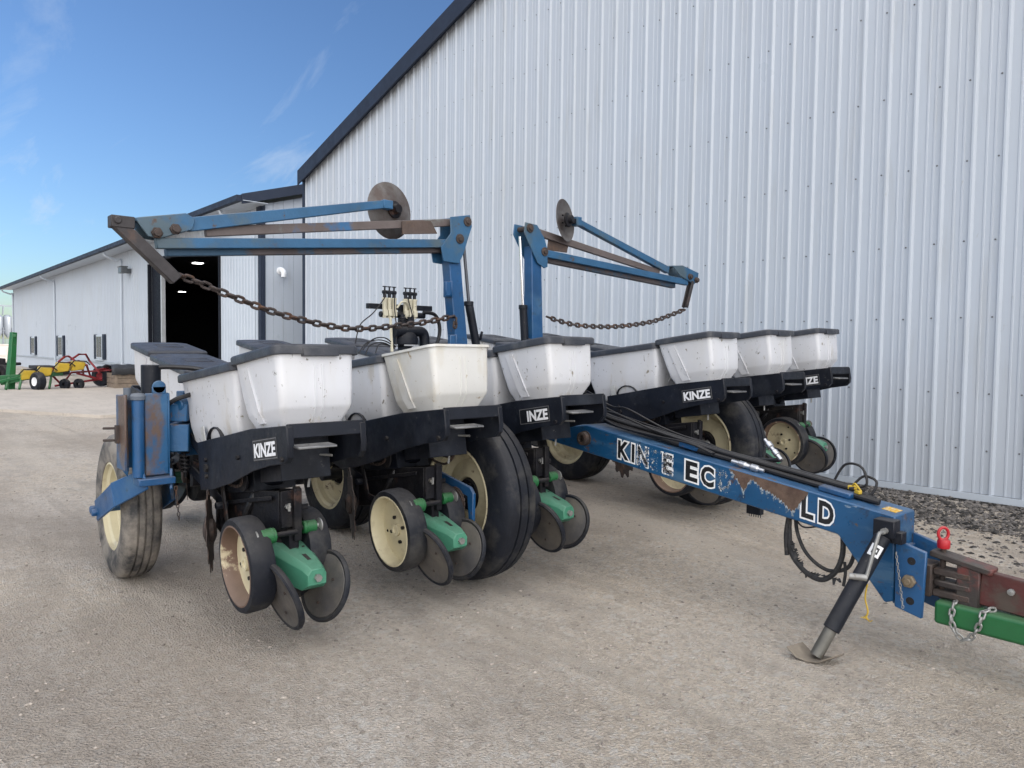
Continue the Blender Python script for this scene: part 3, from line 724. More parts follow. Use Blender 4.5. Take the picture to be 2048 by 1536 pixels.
    # notched coulter seen edge on, plus a second disc
    for (cx2, cb, cz, nn, R0) in ((-3.60, -.185, .385, (.40, .91, .05), .20), (-3.50, .02, .39, (.30, .95, -.05), .17)):
        m = MB(); a_, u_, d_ = frame(nn); k = len(m.v); N = 48; c_ = Vector(A(cx2, cb, cz))
        for s2 in (-.003, .003):
            m.v.append(tuple(c_ + d_ * s2))
            for i in range(N):
                r_ = R0 * (1.0 if i % 4 in (0, 1) else .84); th = 2 * math.pi * i / N; m.v.append(tuple(c_ + d_ * s2 * .6 + (a_ * math.cos(th) + u_ * math.sin(th)) * r_))
        for i in range(N):
            j = (i + 1) % N
            m.f += [[k, k + 1 + i, k + 1 + j], [k + N + 1, k + N + 2 + j, k + N + 2 + i], [k + 1 + i, k + N + 2 + i, k + N + 2 + j, k + 1 + j]]; m.mi += [0, 0, 0]
        m.lathe([(.03, -.03), (.055, -.02), (.055, .02), (.03, .03)], c_, nn, 14)
        m.build('notched_disc', M_rust(), ru, 0, 30)
    # closing arm
    m = MB()
    def sec(x, hb, z0, z1, ht): return [A(x, -hb, z0), A(x, hb, z0), A(x, hb, z1 - .024), A(x, ht, z1), A(x, -ht, z1), A(x, -hb, z1 - .024)]
    sh = lambda L_: [Vector(p) + Vector((0, -.012, 0)) for p in L_]
    rs = [sh(sec(-3.20, .100, .330, .405, .066)), sh(sec(-3.10, .094, .270, .397, .062)), sec(-2.90, .052, .240, .352, .034), sec(-2.855, .042, .268, .335, .026)]
    k, n_, c_ = m.ring(rs); m.cap(k, n_, True); m.cap(k + (c_ - 1) * n_, n_)
    o = m.build('closing_arm', M_teal(), ru, .0025, 12); fixn(o)
    m = MB()
    m.cyl(A(-2.856, 0, .300), A(-2.838, 0, .298), .016, 6); m.cyl(A(-3.20, -.105, .385), A(-3.20, .105, .385), .015, 12)
    m.lathe([(.001, 0), (.022, 0), (.022, .01), (.001, .012)], A(-3.20, -.105, .385), (0, -1, 0), 6); m.build('arm_bolt', M_zinc(), ru)
    m = MB(); m.lathe([(.001, 0), (.05, 0), (.053, .012), (.035, .03), (.001, .034)], A(-3.165, -.012, .385), (0.05, 0, 1), 20)
    for xx_, bb, ww_, hh_ in ((-2.955, .0, .056, .018), (-3.05, -.03, .012, .012), (-3.05, 0, .018, .010), (-3.05, .03, .012, .012)):
        zt = .352 + (.397 - .352) * ((-2.90 - xx_) / .20) + .0014
        m.add([A(xx_ - ww_ / 2, bb - hh_ / 2, zt + ww_ / 2 * .23), A(xx_ + ww_ / 2, bb - hh_ / 2, zt - ww_ / 2 * .23), A(xx_ + ww_ / 2, bb + hh_ / 2, zt - ww_ / 2 * .23), A(xx_ - ww_ / 2, bb + hh_ / 2, zt + ww_ / 2 * .23)], [(0, 1, 2, 3)])
    m.build('arm_slot', M_dark(), ru)
    # closing wheels
    for s_, c2, nn in ((-1, (-2.93, -.110, .230), (.02, -.93, -.32)), (1, (-2.965, .080, .222), (-.16, .94, -.28))):
        m = MB(); c_ = A(*c2)
        m.c = 0; m.lathe([(.001, -.012), (.03, -.012), (.05, -.004), (.135, .004), (.138, .008)], c_, nn, 44)
        m.c = 1; m.lathe([(.138, .006), (.150, .0), (.157, .010), (.157, .020), (.150, .028), (.138, .024)], c_, nn, 44)
        m.c = 0; m.lathe([(.138, .024), (.11, .018), (.03, .022), (.001, .022)], c_, nn, 44)
        a_, u_, d_ = frame(nn); m.c = 2
        for k in range(3):
            th = rad(120 * k + 30); q = Vector(c_) + (a_ * math.cos(th) + u_ * math.sin(th)) * .075; m.cyl(q - d_ * .008, q + d_ * .025, .006, 6)
        m.build('closing_wheel', [M_disc(), M_rub(), M_rust()], ru, 0, 40)
        m = MB(); m.cyl(Vector(c_), A(-2.985, s_ * .03, .262), .012, 10); m.build('wheel_axle', M_dark(), ru)
    # lever, bolts, tag
    m = MB(); vs = [T(u, b_, ww) for u, ww0 in ((.03, -.085), (.105, -.100)) for b_ in (-.165, .00) for ww in (ww0, ww0 + .010)]
    m.add(vs, [(0, 1, 3, 2), (4, 6, 7, 5), (0, 4, 5, 1), (2, 3, 7, 6), (0, 2, 6, 4), (1, 5, 7, 3)])
    m.build('release_lever', mat('worn bare steel', (.22, .22, .22), .35, .7, vs=12, var=.3), ru, .003)
    for u, ww in ((-.86, -.13), (-.86, -.17), (-.86, -.09), (-.45, -.10), (.0, -.13)):
        m = MB(); m.cyl(T(u, -.188, ww), T(u, -.20, ww), .011 if ww != -.13 or u > -.5 else .020, 6)
        m.build('side_bolt', M_dark(), ru)
    m = MB(); m.add([T(-.93, -.178, .005), T(-.885, -.178, .012), T(-.90, -.178, .075), T(-.945, -.178, .07)], [(0, 1, 2, 3)]); v0 = m.v[:]; m.v = []; m.f = []; m.mi = []
    m.prism([(-.93, .0), (-.885, .0), (-.90, .075), (-.945, .07)], lambda a, b_, k: T(a, -.178 + .003 * k, b_)); m.build('tag', mat('pale aluminium tag', (.5, .5, .48), .5, .3, var=.2, vs=30), ru)
    m = MB()
    m.tube(smooth_path([A(-3.40, .02, .66), A(-3.34, -.06, .60), A(-3.38, -.09, .50), A(-3.50, -.05, .42)], 5), .018, 8)
    m.tube(smooth_path([A(-3.75, -.12, .74), A(-3.55, -.15, .66), A(-3.40, -.14, .69), A(-3.28, -.10, .74)], 5), .008, 7)
    m.tube(smooth_path([A(-3.9, .08, .80), A(-3.6, -.02, .64), A(-3.3, .05, .66), A(-3.1, -.02, .70)], 5), .007, 7)
    m.build('seed_tube', M_hose(), ru)
    m = MB(); m.beam(A(-3.62, -.13, .70), A(-3.50, -.14, .44), .010, .035); m.beam(A(-3.50, -.14, .44), A(-3.22, -.13, .40), .010, .03); m.build('linkage_bar', M_dark(), ru, .002)
    m = MB()
    for k in range(22): 
        th = math.pi * k / 21 * 1.9; p = Vector(A(-3.47 + .12 * math.cos(th), -.125, .66 + .045 * math.sin(th))); m.link(p, (-math.sin(th) * .12, 0, math.cos(th) * .045), (math.cos(th), 0, math.sin(th)), .030, .016, .0035)
    m.build('seed_chain', M_rust(), ru)
    m = MB(); m.lathe([(.001, -.004), (.05, -.004), (.05, .004), (.001, .004)], A(-3.35, -.12, .655), (0, 1, 0), 14); m.build('sprocket', M_dark(), ru)
    m = MB(); m.cyl(A(-3.052, -.045, .575), A(-3.035, -.045, .575), .012, 6); m.box(A(-3.030, -.045, .575), (.006, .010, .035)); m.build('wing_bolt', M_zinc(), ru)
    m = MB(); m.cyl(A(-3.35, -.082, .56), A(-3.35, -.09, .56), .010, 6); m.build('plate_bolt', M_zinc(), ru)
    m = MB(); m.tube([A(-3.0, .03, .66), A(-3.02, .06, .80), T(-.14, .10, -.13)], .006, 6); m.build('lift_rod', M_zinc(), ru)
    if sticker: add_sticker(ru, T, sticker)
    return ru
def add_sticker(ru, T, body):
    u0, u1, w0, w1 = -.285, -.040, -.125, -.035
    m = MB()
    def q(a0, a1, b0, b1, d): m.add([T(a0, -.188 - d, b0), T(a1, -.188 - d, b0), T(a1, -.188 - d, b1), T(a0, -.188 - d, b1)], [(0, 1, 2, 3)])
    m.c = 1; q(u0, u1, w0, w1, .0012)
    for e, t_ in ((.004, .0022),):
        m.c = 2
        q(u0 + e, u1 - e, w1 - e - t_, w1 - e, .0018); q(u0 + e, u1 - e, w0 + e, w0 + e + t_, .0018); q(u0 + e, u0 + e + t_, w0 + e + t_, w1 - e - t_, .0018); q(u1 - e - t_, u1 - e, w0 + e + t_, w1 - e - t_, .0018)
    v_, f_, W = text_mesh(body, 1.0, lambda a, b_: (a, b_, 0), offset=.04)
    hgt = max(p[1] for p in v_); full = text_mesh('KINZE', 1.0, lambda a, b_: (a, b_, 0), offset=.04)[2]
    sx = .218 / full; sy = .056 / hgt; ox = u1 - .016 - W * sx
    m.c = 0; m.add([T(ox + p[0] * sx, -.188 - .0024, w0 + .017 + p[1] * sy) for p in v_], f_)
    m.build('decal', [M_paper(), M_bk(), mat('dull decal border', (.2, .2, .21), .6)], ru, 0, 0)

def dup_unit(src, loc, rz, skip=(), kinds=None):
    r = src.copy(); COL.objects.link(r); r.parent = PL; r.location = Vector(loc) - Vector(PL.location); r.rotation_euler = (0, 0, rz)
    for ch in list(src.children):
        if ch.name.split('.')[0] in skip: continue
        c = ch.copy(); COL.objects.link(c); c.parent = r
    return r
US = .762
u1 = build_unit(1.44, -2.80, 0.0, 'KINZE', False)
u2 = build_unit(1.44 + US, -2.80, bz(1.44 + US), None, True)
u2['label'] = 'row unit whose front hopper has lost its lid'
Z1 = .955
def place(i, rz=0, x=-2.80, y=None, src=u1, skip=('decal',), dx=0):
    y = 1.44 + US * i if y is None else y
    return dup_unit(src, (x + dx, y, Z1 + bz(y)), rz, skip)
u3 = place(2); u4 = place(4, skip=()); u5 = place(5); u6 = place(6)
def mkT(Y):
    X0, Z0 = -2.80, Z1 + bz(Y)
    return lambda u, b_, w_: (X0 + u * CT - w_ * ST, Y + b_, Z0 + u * ST + w_ * CT)
for ru, body, i in ((u3, 'INZE', 2), (u6, 'INZE', 6)):
    add_sticker(ru, mkT(1.44 + US * i), body)
for k in range(6):
    y = 1.67 + US * k
    place(0, math.pi, x=-5.88, y=y)

# ---- carrying wheels
def big_wheel(name, c, r, W, ax, dusty=False, rim_r=.62, hub_black=True, label=None, bands=4, dish=.11):
    m = MB(); R = r
    rub = M_rubd() if dusty else M_rub()
    prof = [(R * rim_r, .02), (R * rim_r * 1.02, 0), (R * .80, -.012), (R * .93, .002), (R * .975, .018)]
    nb = bands; w0, w1 = .018, W - .018
    for k in range(nb):
        a0 = w0 + (w1 - w0) * k / nb; a1 = w0 + (w1 - w0) * (k + 1) / nb
        crown = lambda t_: R * (1 - .02 * ((2 * (t_ - w0) / (w1 - w0) - 1) ** 2))
        prof += [(crown(a0 + .006), a0 + .006), (crown(a1 - .006), a1 - .006)]
        if k < nb - 1: prof += [(crown(a1) - .014, a1 - .003), (crown(a1) - .014, a1 + .003)]
    prof += [(R * .975, W - .018), (R * .93, W - .002), (R * .80, W + .012), (R * rim_r * 1.02, W), (R * rim_r, W - .02)]
    m.lathe(prof, c, ax, 56)
    t_o = m.build(name, [rub], PL, 0, 38)
    if label: t_o['label'] = label
    m = MB(); q = R * rim_r
    m.lathe([(q - .004, W - .018), (q + .006, W - .006), (q + .004, .006), (q - .008, .002), (q - .012, .022), (q * .88, .034), (q * .86, .07), (q * .80, .078), (q * .78, dish - .015), (q * .70, dish), (q * .45, dish - .02), (q * .36, dish - .022), (q * .33, dish)], c, ax, 48)
    m.build('rim', M_rim(), t_o, 0, 40)
    m = MB(); m.lathe([(q * .335, dish - .004), (q * .30, dish - .024), (q * .16, dish - .028), (q * .15, dish - .055), (.001, dish - .055)], c, ax, 24)
    a_, u_, d_ = frame(ax)
    for k in range(6):
        th = rad(60 * k); p = Vector(c) + (a_ * math.cos(th) + u_ * math.sin(th)) * q * .25; m.cyl(p + d_ * (dish - .026), p + d_ * (dish - .045), .010, 6)
    m.build('hub', M_dark() if hub_black else M_rim(), t_o, 0, 40)
    return t_o
big_wheel('lift_wheel', (-3.22, 2.44, .465), .465, .20, (0, 1, 0), rim_r=.60, bands=3, label='tall lift wheel in front, under the middle of the left side')
big_wheel('lift_wheel', (-3.24, 4.75, .575), .47, .205, (0, 1, 0), rim_r=.60, bands=3, label='tall lift wheel in front, on the shed side of the tongue')
big_wheel('lift_wheel', (-4.75, 2.46, .385), .40, .25, (0, 1, 0), bands=3, label='smaller rear lift wheel on the left side')
big_wheel('lift_wheel', (-4.66, 4.77, .50), .40, .25, (0, 1, 0), bands=3, label='smaller rear lift wheel on the shed side')
cw = big_wheel('caster_wheel', (-4.50, 1.03, .383), .40, .175, (.03, 1, 0), dusty=True, rim_r=.60, hub_black=False, bands=4, label='dusty caster wheel at the near left end')
# wheel arms
for y in (2.40, 2.80, 4.70, 5.08):
    w = MB(); w.beam((-4.24, y, .74 + bz(y)), (-3.18, y, .46 + (.12 if y > 4 else 0)), .035, .10); w.beam((-4.24, y, .70 + bz(y)), (-4.72, y, .42 + (.12 if y > 4 else 0)), .03, .09)
    w.build('wheel_arm', M_black(), PL, .004)
for x_, y, z in ((-3.20, 2.6, .46), (-3.22, 4.9, .575), (-4.70, 2.6, .385), (-4.66, 4.9, .50)):
    w = MB(); w.cyl((x_, y - .2, z), (x_, y + .2, z), .04, 12); w.build('axle', M_black(), PL, .004)
# chain drive beside the lift wheel
w = MB()
w.prism([(-3.30, .60), (-3.02, .55), (-2.99, .52), (-2.995, .33), (-3.02, .31), (-3.04, .50), (-3.30, .56)], lambda a, b_, k: (a, 2.385 + .02 * k, b_)); w.build('drive_arm', M_blue(), PL, .003)
w = MB()
for k in range(20):
    th = 2 * math.pi * k / 20; p = Vector((-3.12 + .075 * math.cos(th), 2.37, .46 + .075 * math.sin(th))); w.link(p, (-math.sin(th), 0, math.cos(th)), (math.cos(th), 0, math.sin(th)), .024, .014, .003)
w.lathe([(.012, -.01), (.07, -.006), (.07, .006), (.012, .01)], (-3.12, 2.37, .46), (0, 1, 0), 20)
pts = smooth_path([(-3.36, 2.36, .70), (-3.30, 2.36, .66), (-3.20, 2.36, .655), (-3.13, 2.36, .70), (-3.10, 2.36, .76)], 5)
w.tube(pts, .007, 6); w.tube([p + Vector((0, .03, .035)) for p in pts], .006, 6)
w.build('drive_chain', M_rust(), PL)

# ---- end post with caster fork
PX = -3.93
w = MB()
w.prism([(.965, .66), (.965, 1.02), (.992, 1.03), (.998, .66), (.99, .62)], lambda a, b_, k: (PX - .06 + .012 * k, a, b_))
w.box((PX - .07, .97, .84), (.16, .010, .37)); w.box((PX + .0, 1.112, .83), (.012, .108, .41)); w.box((PX - .07, 1.17, .83), (.15, .010, .41)); w.box((PX - .12, 1.07, .84), (.012, .20, .37))
w.box((PX + .0, 1.125, 1.05), (.012, .066, .04)); w.cyl((PX - .005, 1.125, 1.065), (PX + .006, 1.125, 1.065), .033, 16)
w.beam((PX - .02, 1.22, .93), (-4.20, 1.42, .93), .09, .09); w.beam((PX - .02, 1.22, .80), (-4.20, 1.36, .80), .1, .14); w.cyl((PX - .02, 1.22, .97), (-4.10, 1.5, .99), .03, 14)
w.box((-4.12, 1.36, .86), (.1, .16, .34))
w.build('post_housing', mat('blue paint rubbed to rust', (.012, .078, .185), .45, vs=4, var=.2, layers=[((.10, .065, .05), 3.1, .53, .035, (1, 1, .55)), (RUST, 9, .62, .03, (1, 1, 1)), ((.06, .14, .24, .5), 6, .6, .06, (1, 1, 1))], bump=.2, bs=60, dust=.4), PL, .004)
w = MB(); w.cyl((PX + .0, 1.027, .62), (PX + .0, 1.027, 1.005), .028, 24); w.build('pivot_tube', M_blue(), PL, .003)
w = MB(); w.lathe([(.001, 0), (.034, 0), (.036, .018), (.028, .030), (.001, .034)], (PX + .0, 1.027, 1.005), (0, 0, 1), 24); w.cyl((PX - .08, 1.0, 1.0), (PX - .08, 1.0, 1.06), .018, 12); w.build('pivot_cap', mat('grey rubber cap', (.10, .12, .15), .7, dust=.4), PL)
w = MB(); w.cyl((PX - .06, 1.105, .98), (PX - .06, 1.105, 1.175), .046, 24); w.build('hydraulic_cylinder', M_black(), PL, .004)
w = MB(); w.tube(smooth_path([(PX - .05, 1.11, 1.16), (PX + .0, 1.19, 1.165), (PX + .05, 1.32, 1.15), (PX + .02, 1.42, 1.10)], 6), .012, 8)
w.tube(smooth_path([(PX - .02, 1.18, .98), (PX + .02, 1.22, 1.01), (PX + .0, 1.36, 1.04), (PX - .06, 1.42, 1.02)], 6), .012, 8)
w.build('hydraulic_hose', M_hose(), PL)
w = MB()
w.beam((-4.46, .955, .375), (-4.14, .965, .510), .014, .115, h1=.125); w.beam((-4.14, .965, .510), (-3.90, 1.05, .615), .014, .125, h1=.105)
w.beam((-4.46, 1.25, .375), (-4.14, 1.25, .510), .014, .115, h1=.125); w.beam((-4.14, 1.25, .510), (-3.90, 1.17, .605), .014, .125, h1=.105)
w.box((-3.93, 1.10, .600), (.12, .17, .035)); w.cyl((-4.50, .93, .375), (-4.50, 1.27, .375), .022, 12); w.cyl((-4.44, .925, .37), (-4.44, .955, .37), .022, 6)
w.build('caster_fork', M_blue(), PL, .004)
w = MB()
for z in (.86, .80): w.cyl((-4.03, .97, z), (-4.06, .90, z), .007, 8)
w.box((-4.03, .958, .83), (.03, .02, .09)); w.build('latch_pin', M_rust(), PL, .002)
w = MB()
for k in range(8): w.link((-3.86, 1.18 + .002 * k, .56 - k * .022), (0, 0, 1), (1, 0, 0) if k % 2 else (0, 1, 0), .026, .016, .0022)
w.build('keeper_chain', M_chain(), PL)

# ---- marker arms (both fold flat in the plane of the bar)
MX = -4.15
def yz(a, t=0): return (MX + t, a[0], a[1])
def marker(side):
    L = side < 0
    if L:
        head = [(3.04, 2.17), (3.21, 2.205), (3.228, 2.127), (3.155, 1.93), (3.117, 1.86), (2.985, 1.865), (2.965, 1.96), (3.045, 2.06)]
        mast = ((3.085, 1.98), (3.215, .84)); hinge = (3.185, 2.155); hinge2 = (3.12, 2.03)
        rod = [(3.19, 2.12), (3.255, 1.60), (3.338, 1.34), (3.37, 1.12)]
        mid = [(1.43, 1.893), (3.16, 2.155)]; low = [(1.17, 1.80), (3.10, 1.998)]; up = [(1.33, 1.915), (2.56, 2.195)]
        plate = [(1.062, 1.915), (1.312, 1.970), (1.36, 1.946), (1.345, 1.888), (1.186, 1.825), (1.125, 1.828)]
        drop = [(.985, 1.880), (1.265, 1.617)]; cat = [(1.259, 1.650), (1.40, 1.605), (1.535, 1.556), (1.853, 1.458), (2.276, 1.392), (2.679, 1.426), (2.90, 1.46), (3.105, 1.503)]
        disc = ((2.672, 2.186), .188, (.95, .16, .05)); pl2 = [(2.674, 2.10), (2.90, 2.130), (2.955, 2.050), (2.675, 2.015)]
        pins = [(1.166, 1.850), (1.257, 1.879)]
    else:
        head = [(3.852, 2.213), (3.73, 2.220), (3.72, 2.14), (3.86, 1.93), (3.931, 1.895), (3.968, 1.909), (3.965, 2.04), (3.93, 2.12)]
        mast = ((3.865, 2.06), (3.905, .90)); hinge = (3.775, 2.18); hinge2 = (3.93, 2.02)
        rod = [(3.735, 2.12), (3.776, 1.60), (3.800, 1.30), (3.82, 1.08)]
        mid = [(3.80, 2.185), (5.42, 1.985)]; low = [(3.93, 2.015), (5.80, 1.918)]; up = [(4.32, 2.30), (5.52, 2.01)]
        plate = [(5.541, 2.050), (5.692, 2.066), (5.946, 2.016), (5.932, 1.945), (5.877, 1.905), (5.657, 1.968)]
        drop = [(5.845, 1.93), (5.757, 1.684)]; cat = [(5.75, 1.665), (5.52, 1.60), (5.233, 1.53), (4.766, 1.478), (4.34, 1.475), (4.1, 1.505), (3.96, 1.535)]
        disc = ((4.156, 2.285), .165, (.86, .32, .1)); pl2 = [(4.045, 2.135), (4.268, 2.115), (4.251, 2.05), (4.035, 2.05)]
        pins = [(5.80, 1.97), (5.90, 1.945)]
    sg = -1 if L else 1
    w = MB(); w.beam(yz(mast[1]), yz(mast[0]), .10, .105 if L else .12, up=(0, 1, 0), w1=.09, h1=.10)
    for kz in ((.62, .045), (.30, .05)):
        if L:
            p = Vector(yz(mast[1])).lerp(Vector(yz(mast[0])), kz[0] + .12); w.box(p + Vector((.02, -.062, 0)), (.10, .012, .11)); w.box(p + Vector((.055, -.085, 0)), (.012, .05, .10))
    ms = w.build('marker_mast', M_blue(), PL, .005)
    w = MB()
    for t_ in (-.065, .055): w.prism(head, lambda a, b_, k, t_=t_: yz((a, b_), t_ + .010 * k))
    hd = w.build('marker_head', M_bluef(), ms, .003)
    w = MB(); w.prism(pl2, lambda a, b_, k: yz((a, b_), (.025 if L else -.02) + .010 * k)); w.build('stop_plate', mat('rusty brown plate', (.085, .06, .05), .7, vs=8, var=.3, layers=[((.12, .075, .05), 9, .58, .06, (1, 1, 1))], bump=.3), ms, .002)
    for hpt in (hinge, hinge2):
        w = MB(); w.cyl(yz(hpt, -.09), yz(hpt, .075), .020, 14); w.lathe([(.034, 0), (.034, .008), (.018, .008), (.018, .018), (.001, .018)], yz(hpt, .066), (1, 0, 0), 12)
        w.build('hinge_pin', M_rust(), ms, .002)
    w = MB(); w.cyl(yz(rod[0]), yz(rod[1]), .0115, 14); w.build('cylinder_rod', M_chrome() if not L else mat('dull rod', (.10, .105, .12), .35, .6), ms)
    w = MB(); w.cyl(yz(rod[1]), yz(rod[3]), .030, 20); w.cyl(Vector(yz(rod[1])) - Vector((0, 0, .02)), Vector(yz(rod[1])) + Vector((0, 0, .012)), .034, 20); w.cyl(yz(rod[2], .03), yz((rod[2][0], rod[2][1] + .06), .05), .01, 8); w.build('hydraulic_cylinder', M_black(), ms, .003)
    # arm
    w = MB(); w.beam(yz(low[0], .03), yz(low[1], .03), .045, .056); arm = w.build('marker_arm', M_bluef(), PL, .004)
    w = MB(); w.beam(yz((low[0][0] + (.06 if L else 0), low[0][1] - .038), -.012), yz((low[1][0] - (0 if L else .14), low[1][1] - .040), -.012), .05, .040); w.build('arm_rail', mat('weathered brown steel', (.075, .063, .065), .7, vs=3, var=.3, layers=[((.03, .075, .13), 2.0, .55, .03, (1, 1, 1))], bump=.2, dust=.3), arm, .004)
    w = MB(); w.beam(yz(mid[0], .0), yz(mid[1], .0), .035, .056, w1=.03, h1=.050); w.build('arm_link', mat('brown grey arm paint', (.115, .093, .088), .65, vs=3, var=.25, layers=[((.03, .12, .26), 1.5, .56, .03, (1, 1, 1)), ((.16, .18, .17), 2.1, .60, .03, (1, 1, 1))], bump=.2, dust=.3), arm, .004)
    w = MB(); w.beam(yz(up[0], .02), yz(up[1], .02), .05, .074 if L else .046, w1=.045, h1=.050 if L else .062); 
    w.box(yz((up[1][0] + .0, up[1][1] - .005), .02), (.06, .07, .055)) if L else w.box(yz((up[0][0], up[0][1]), .02), (.07, .06, .07))
    w.build('disc_arm', M_bluef(), arm, .004)
    w = MB()
    for t_ in (.055, -.055): w.prism(plate, lambda a, b_, k, t_=t_: yz((a, b_), t_ + .010 * k))
    w.beam(yz((plate[0][0] + .02, plate[0][1] - .0), .0), yz((plate[1][0] - .02, plate[1][1] - .01), .0), .11, .012)
    w.build('end_bracket', M_bluef(), arm, .003)
    for p in pins:
        w = MB(); w.cyl(yz(p, .0), yz(p, .095), .020, 12); w.lathe([(.030, 0), (.030, .012), (.016, .012)], yz(p, .066), (1, 0, 0), 6)
        w.build('pin', M_rust(), arm, .002)
    w = MB()
    d0, d1 = Vector(yz(drop[0], .05)), Vector(yz(drop[1], .05)); dd = (d1 - d0).normalized()
    if L:
        w.beam(d0, d1, .062, .062); w.box(d0 + Vector((0, .02, .005)), (.07, .11, .06)); w.cyl(d0 + Vector((.03, -.005, .01)), d0 + Vector((.045, -.005, .01)), .018, 12)
    else:
        for s2 in (-.022, .022): w.beam(d0 + Vector((s2, 0, 0)), d1 + Vector((s2, 0, 0)), .012, .034)
        w.beam(d0 + Vector((0, .018, 0)), d1 + Vector((0, .018, 0)), .05, .010)
    w.build('chain_bar', mat('dark weathered bar', (.036, .032, .034), .65, vs=8, var=.3, layers=[((.07, .045, .037), 9, .6, .05, (1, 1, 1))], bump=.2, dust=.12), arm, .004)
    # chain
    path = resample(smooth_path([yz(p, .05) for p in cat], 10), .048 if L else .046)
    w = MB()
    for i in range(len(path) - 1):
        a_, b_ = path[i], path[i + 1]; d_ = b_ - a_
        wv = Vector((0, -d_.z, d_.y)).normalized() if i % 2 else Vector((1, 0, 0))
        wv = (wv + (Vector((1, 0, 0)) if i % 2 else Vector((0, -d_.z, d_.y)).normalized()) * .25).normalized()
        w.link((a_ + b_) / 2, d_, wv, .070 if L else .066, .046 if L else .046, .0085)
    if L:
        for k in range(2): w.link(path[-1] + Vector((0, .012, -.03 - .03 * k)), (0, .1, 1), (0, 1, 0) if k else (1, 0, 0), .06, .04, .008)
    w.build('stay_chain', M_chain(), arm)
    (dc, dr, dn) = disc; c_ = Vector(yz(dc, -.10 if L else .04)); dn = Vector(dn).normalized()
    w = MB(); w.lathe([(.001, -.030), (.06, -.027), (.11, -.014), (dr, .012), (dr + .001, .016), (dr - .002, .017), (.11, -.009), (.06, -.021), (.001, -.024)], c_, -dn if L else dn, 44)
    w.build('marker_disc', mat('dull grey disc steel', (.135, .125, .12), .45, .3, vs=7, var=.3, layers=[((.08, .055, .045, .8), 6, .52, .08, (1, 1, 1))], bump=.1), arm, 0, 40)
    w = MB(); w.lathe([(.001, .05), (.03, .05), (.034, .02), (.058, .012), (.058, -.0), (.02, -.01), (.001, -.02)], c_ + dn * (.03 if L else .03), dn, 20)
    for k in range(4):
        a_, u_, d_ = frame(dn); th = rad(90 * k + 30); p = c_ + (a_ * math.cos(th) + u_ * math.sin(th)) * .044; w.cyl(p, p + dn * .014, .008, 6)
    w.beam(c_ + dn * .02, yz(up[1] if L else up[0], .02), .035, .035); w.build('disc_hub', M_dark(), arm, .002)
marker(-1); marker(1)

# ---- pump and flow manifold behind the open hopper
PXm = -4.32
w = MB(); w.beam((PXm, 2.535, 1.552), (PXm, 3.05, 1.556), .035, .035); w.beam((PXm, 2.80, 1.0), (PXm, 2.80, 1.55), .035, .035)
w.cyl((PXm + .02, 2.62, 1.500), (PXm + .02, 2.98, 1.502), .020, 12)
mani = w.build('flow_manifold', M_black(), PL, .003)
for k in range(6):
    y = 2.645 + .036 * (k % 3) + (.165 if k > 2 else 0)
    w = MB(); w.lathe([(.001, 0), (.014, 0), (.012, .03), (.015, .05), (.017, .12), (.020, .125), (.020, .135), (.001, .135)], (PXm + .04, y, 1.475), (0, 0, 1), 12)
    w.box((PXm + .055, y, 1.51), (.012, .03, .045)); w.build('flow_column', mat('cream plastic', (.60, .56, .43), .45, var=.1, vs=20, layers=[((.22, .2, .16), 40, .66, .03, (1, 1, 1))]), mani, .002)
    w = MB(); w.cyl((PXm + .04, y, 1.61), (PXm + .04, y, 1.645), .012, 10); w.cyl((PXm + .04, y - .016, 1.647), (PXm + .04, y + .016, 1.647), .013, 10); w.cyl((PXm + .04, y, 1.655), (PXm + .04, y, 1.682), .006, 8); w.box((PXm + .04, y, 1.684), (.012, .03, .007)); w.build('valve', M_black(), mani, .002)
w = MB()
w.lathe([(.001, 0), (.085, 0), (.09, .04), (.07, .08), (.04, .10), (.001, .10)], (PXm + .05, 2.80, 1.30), (0, 0, 1), 20); w.lathe([(.06, 0), (.062, .02), (.045, .03), (.045, .06), (.06, .07)], (PXm + .05, 2.80, 1.22), (0, 0, 1), 18)
w.cyl((PXm + .08, 2.70, 1.385), (PXm + .08, 2.86, 1.39), .036, 16); w.cyl((PXm + .08, 2.69, 1.385), (PXm + .08, 2.715, 1.385), .043, 16); w.tube(smooth_path([(PXm + .08, 2.86, 1.39), (PXm + .08, 2.92, 1.385), (PXm + .08, 2.94, 1.34), (PXm + .08, 2.94, 1.27)], 5), .036, 14)
w.tube(smooth_path([(PXm + .05, 2.775, 1.50), (PXm + .06, 2.775, 1.44), (PXm + .06, 2.775, 1.37)], 4), .020, 12)
for k in range(6): w.lathe([(.020, 0), (.027, .004), (.027, .009), (.020, .013)], (PXm + .06, 2.775, 1.40 + .014 * k), (0, 0, 1), 14)
w.cyl((PXm + .03, 2.85, 1.40), (PXm + .03, 2.85, 1.50), .032, 14)
w.build('pump', M_black(), mani, .002)
w = MB()
w.tube(smooth_path([(PXm + .05, 2.95, 1.525), (PXm + .05, 3.05, 1.51), (PXm + .05, 3.09, 1.42), (PXm + .05, 3.07, 1.32), (PXm + .06, 3.0, 1.27)], 8), .013, 8)
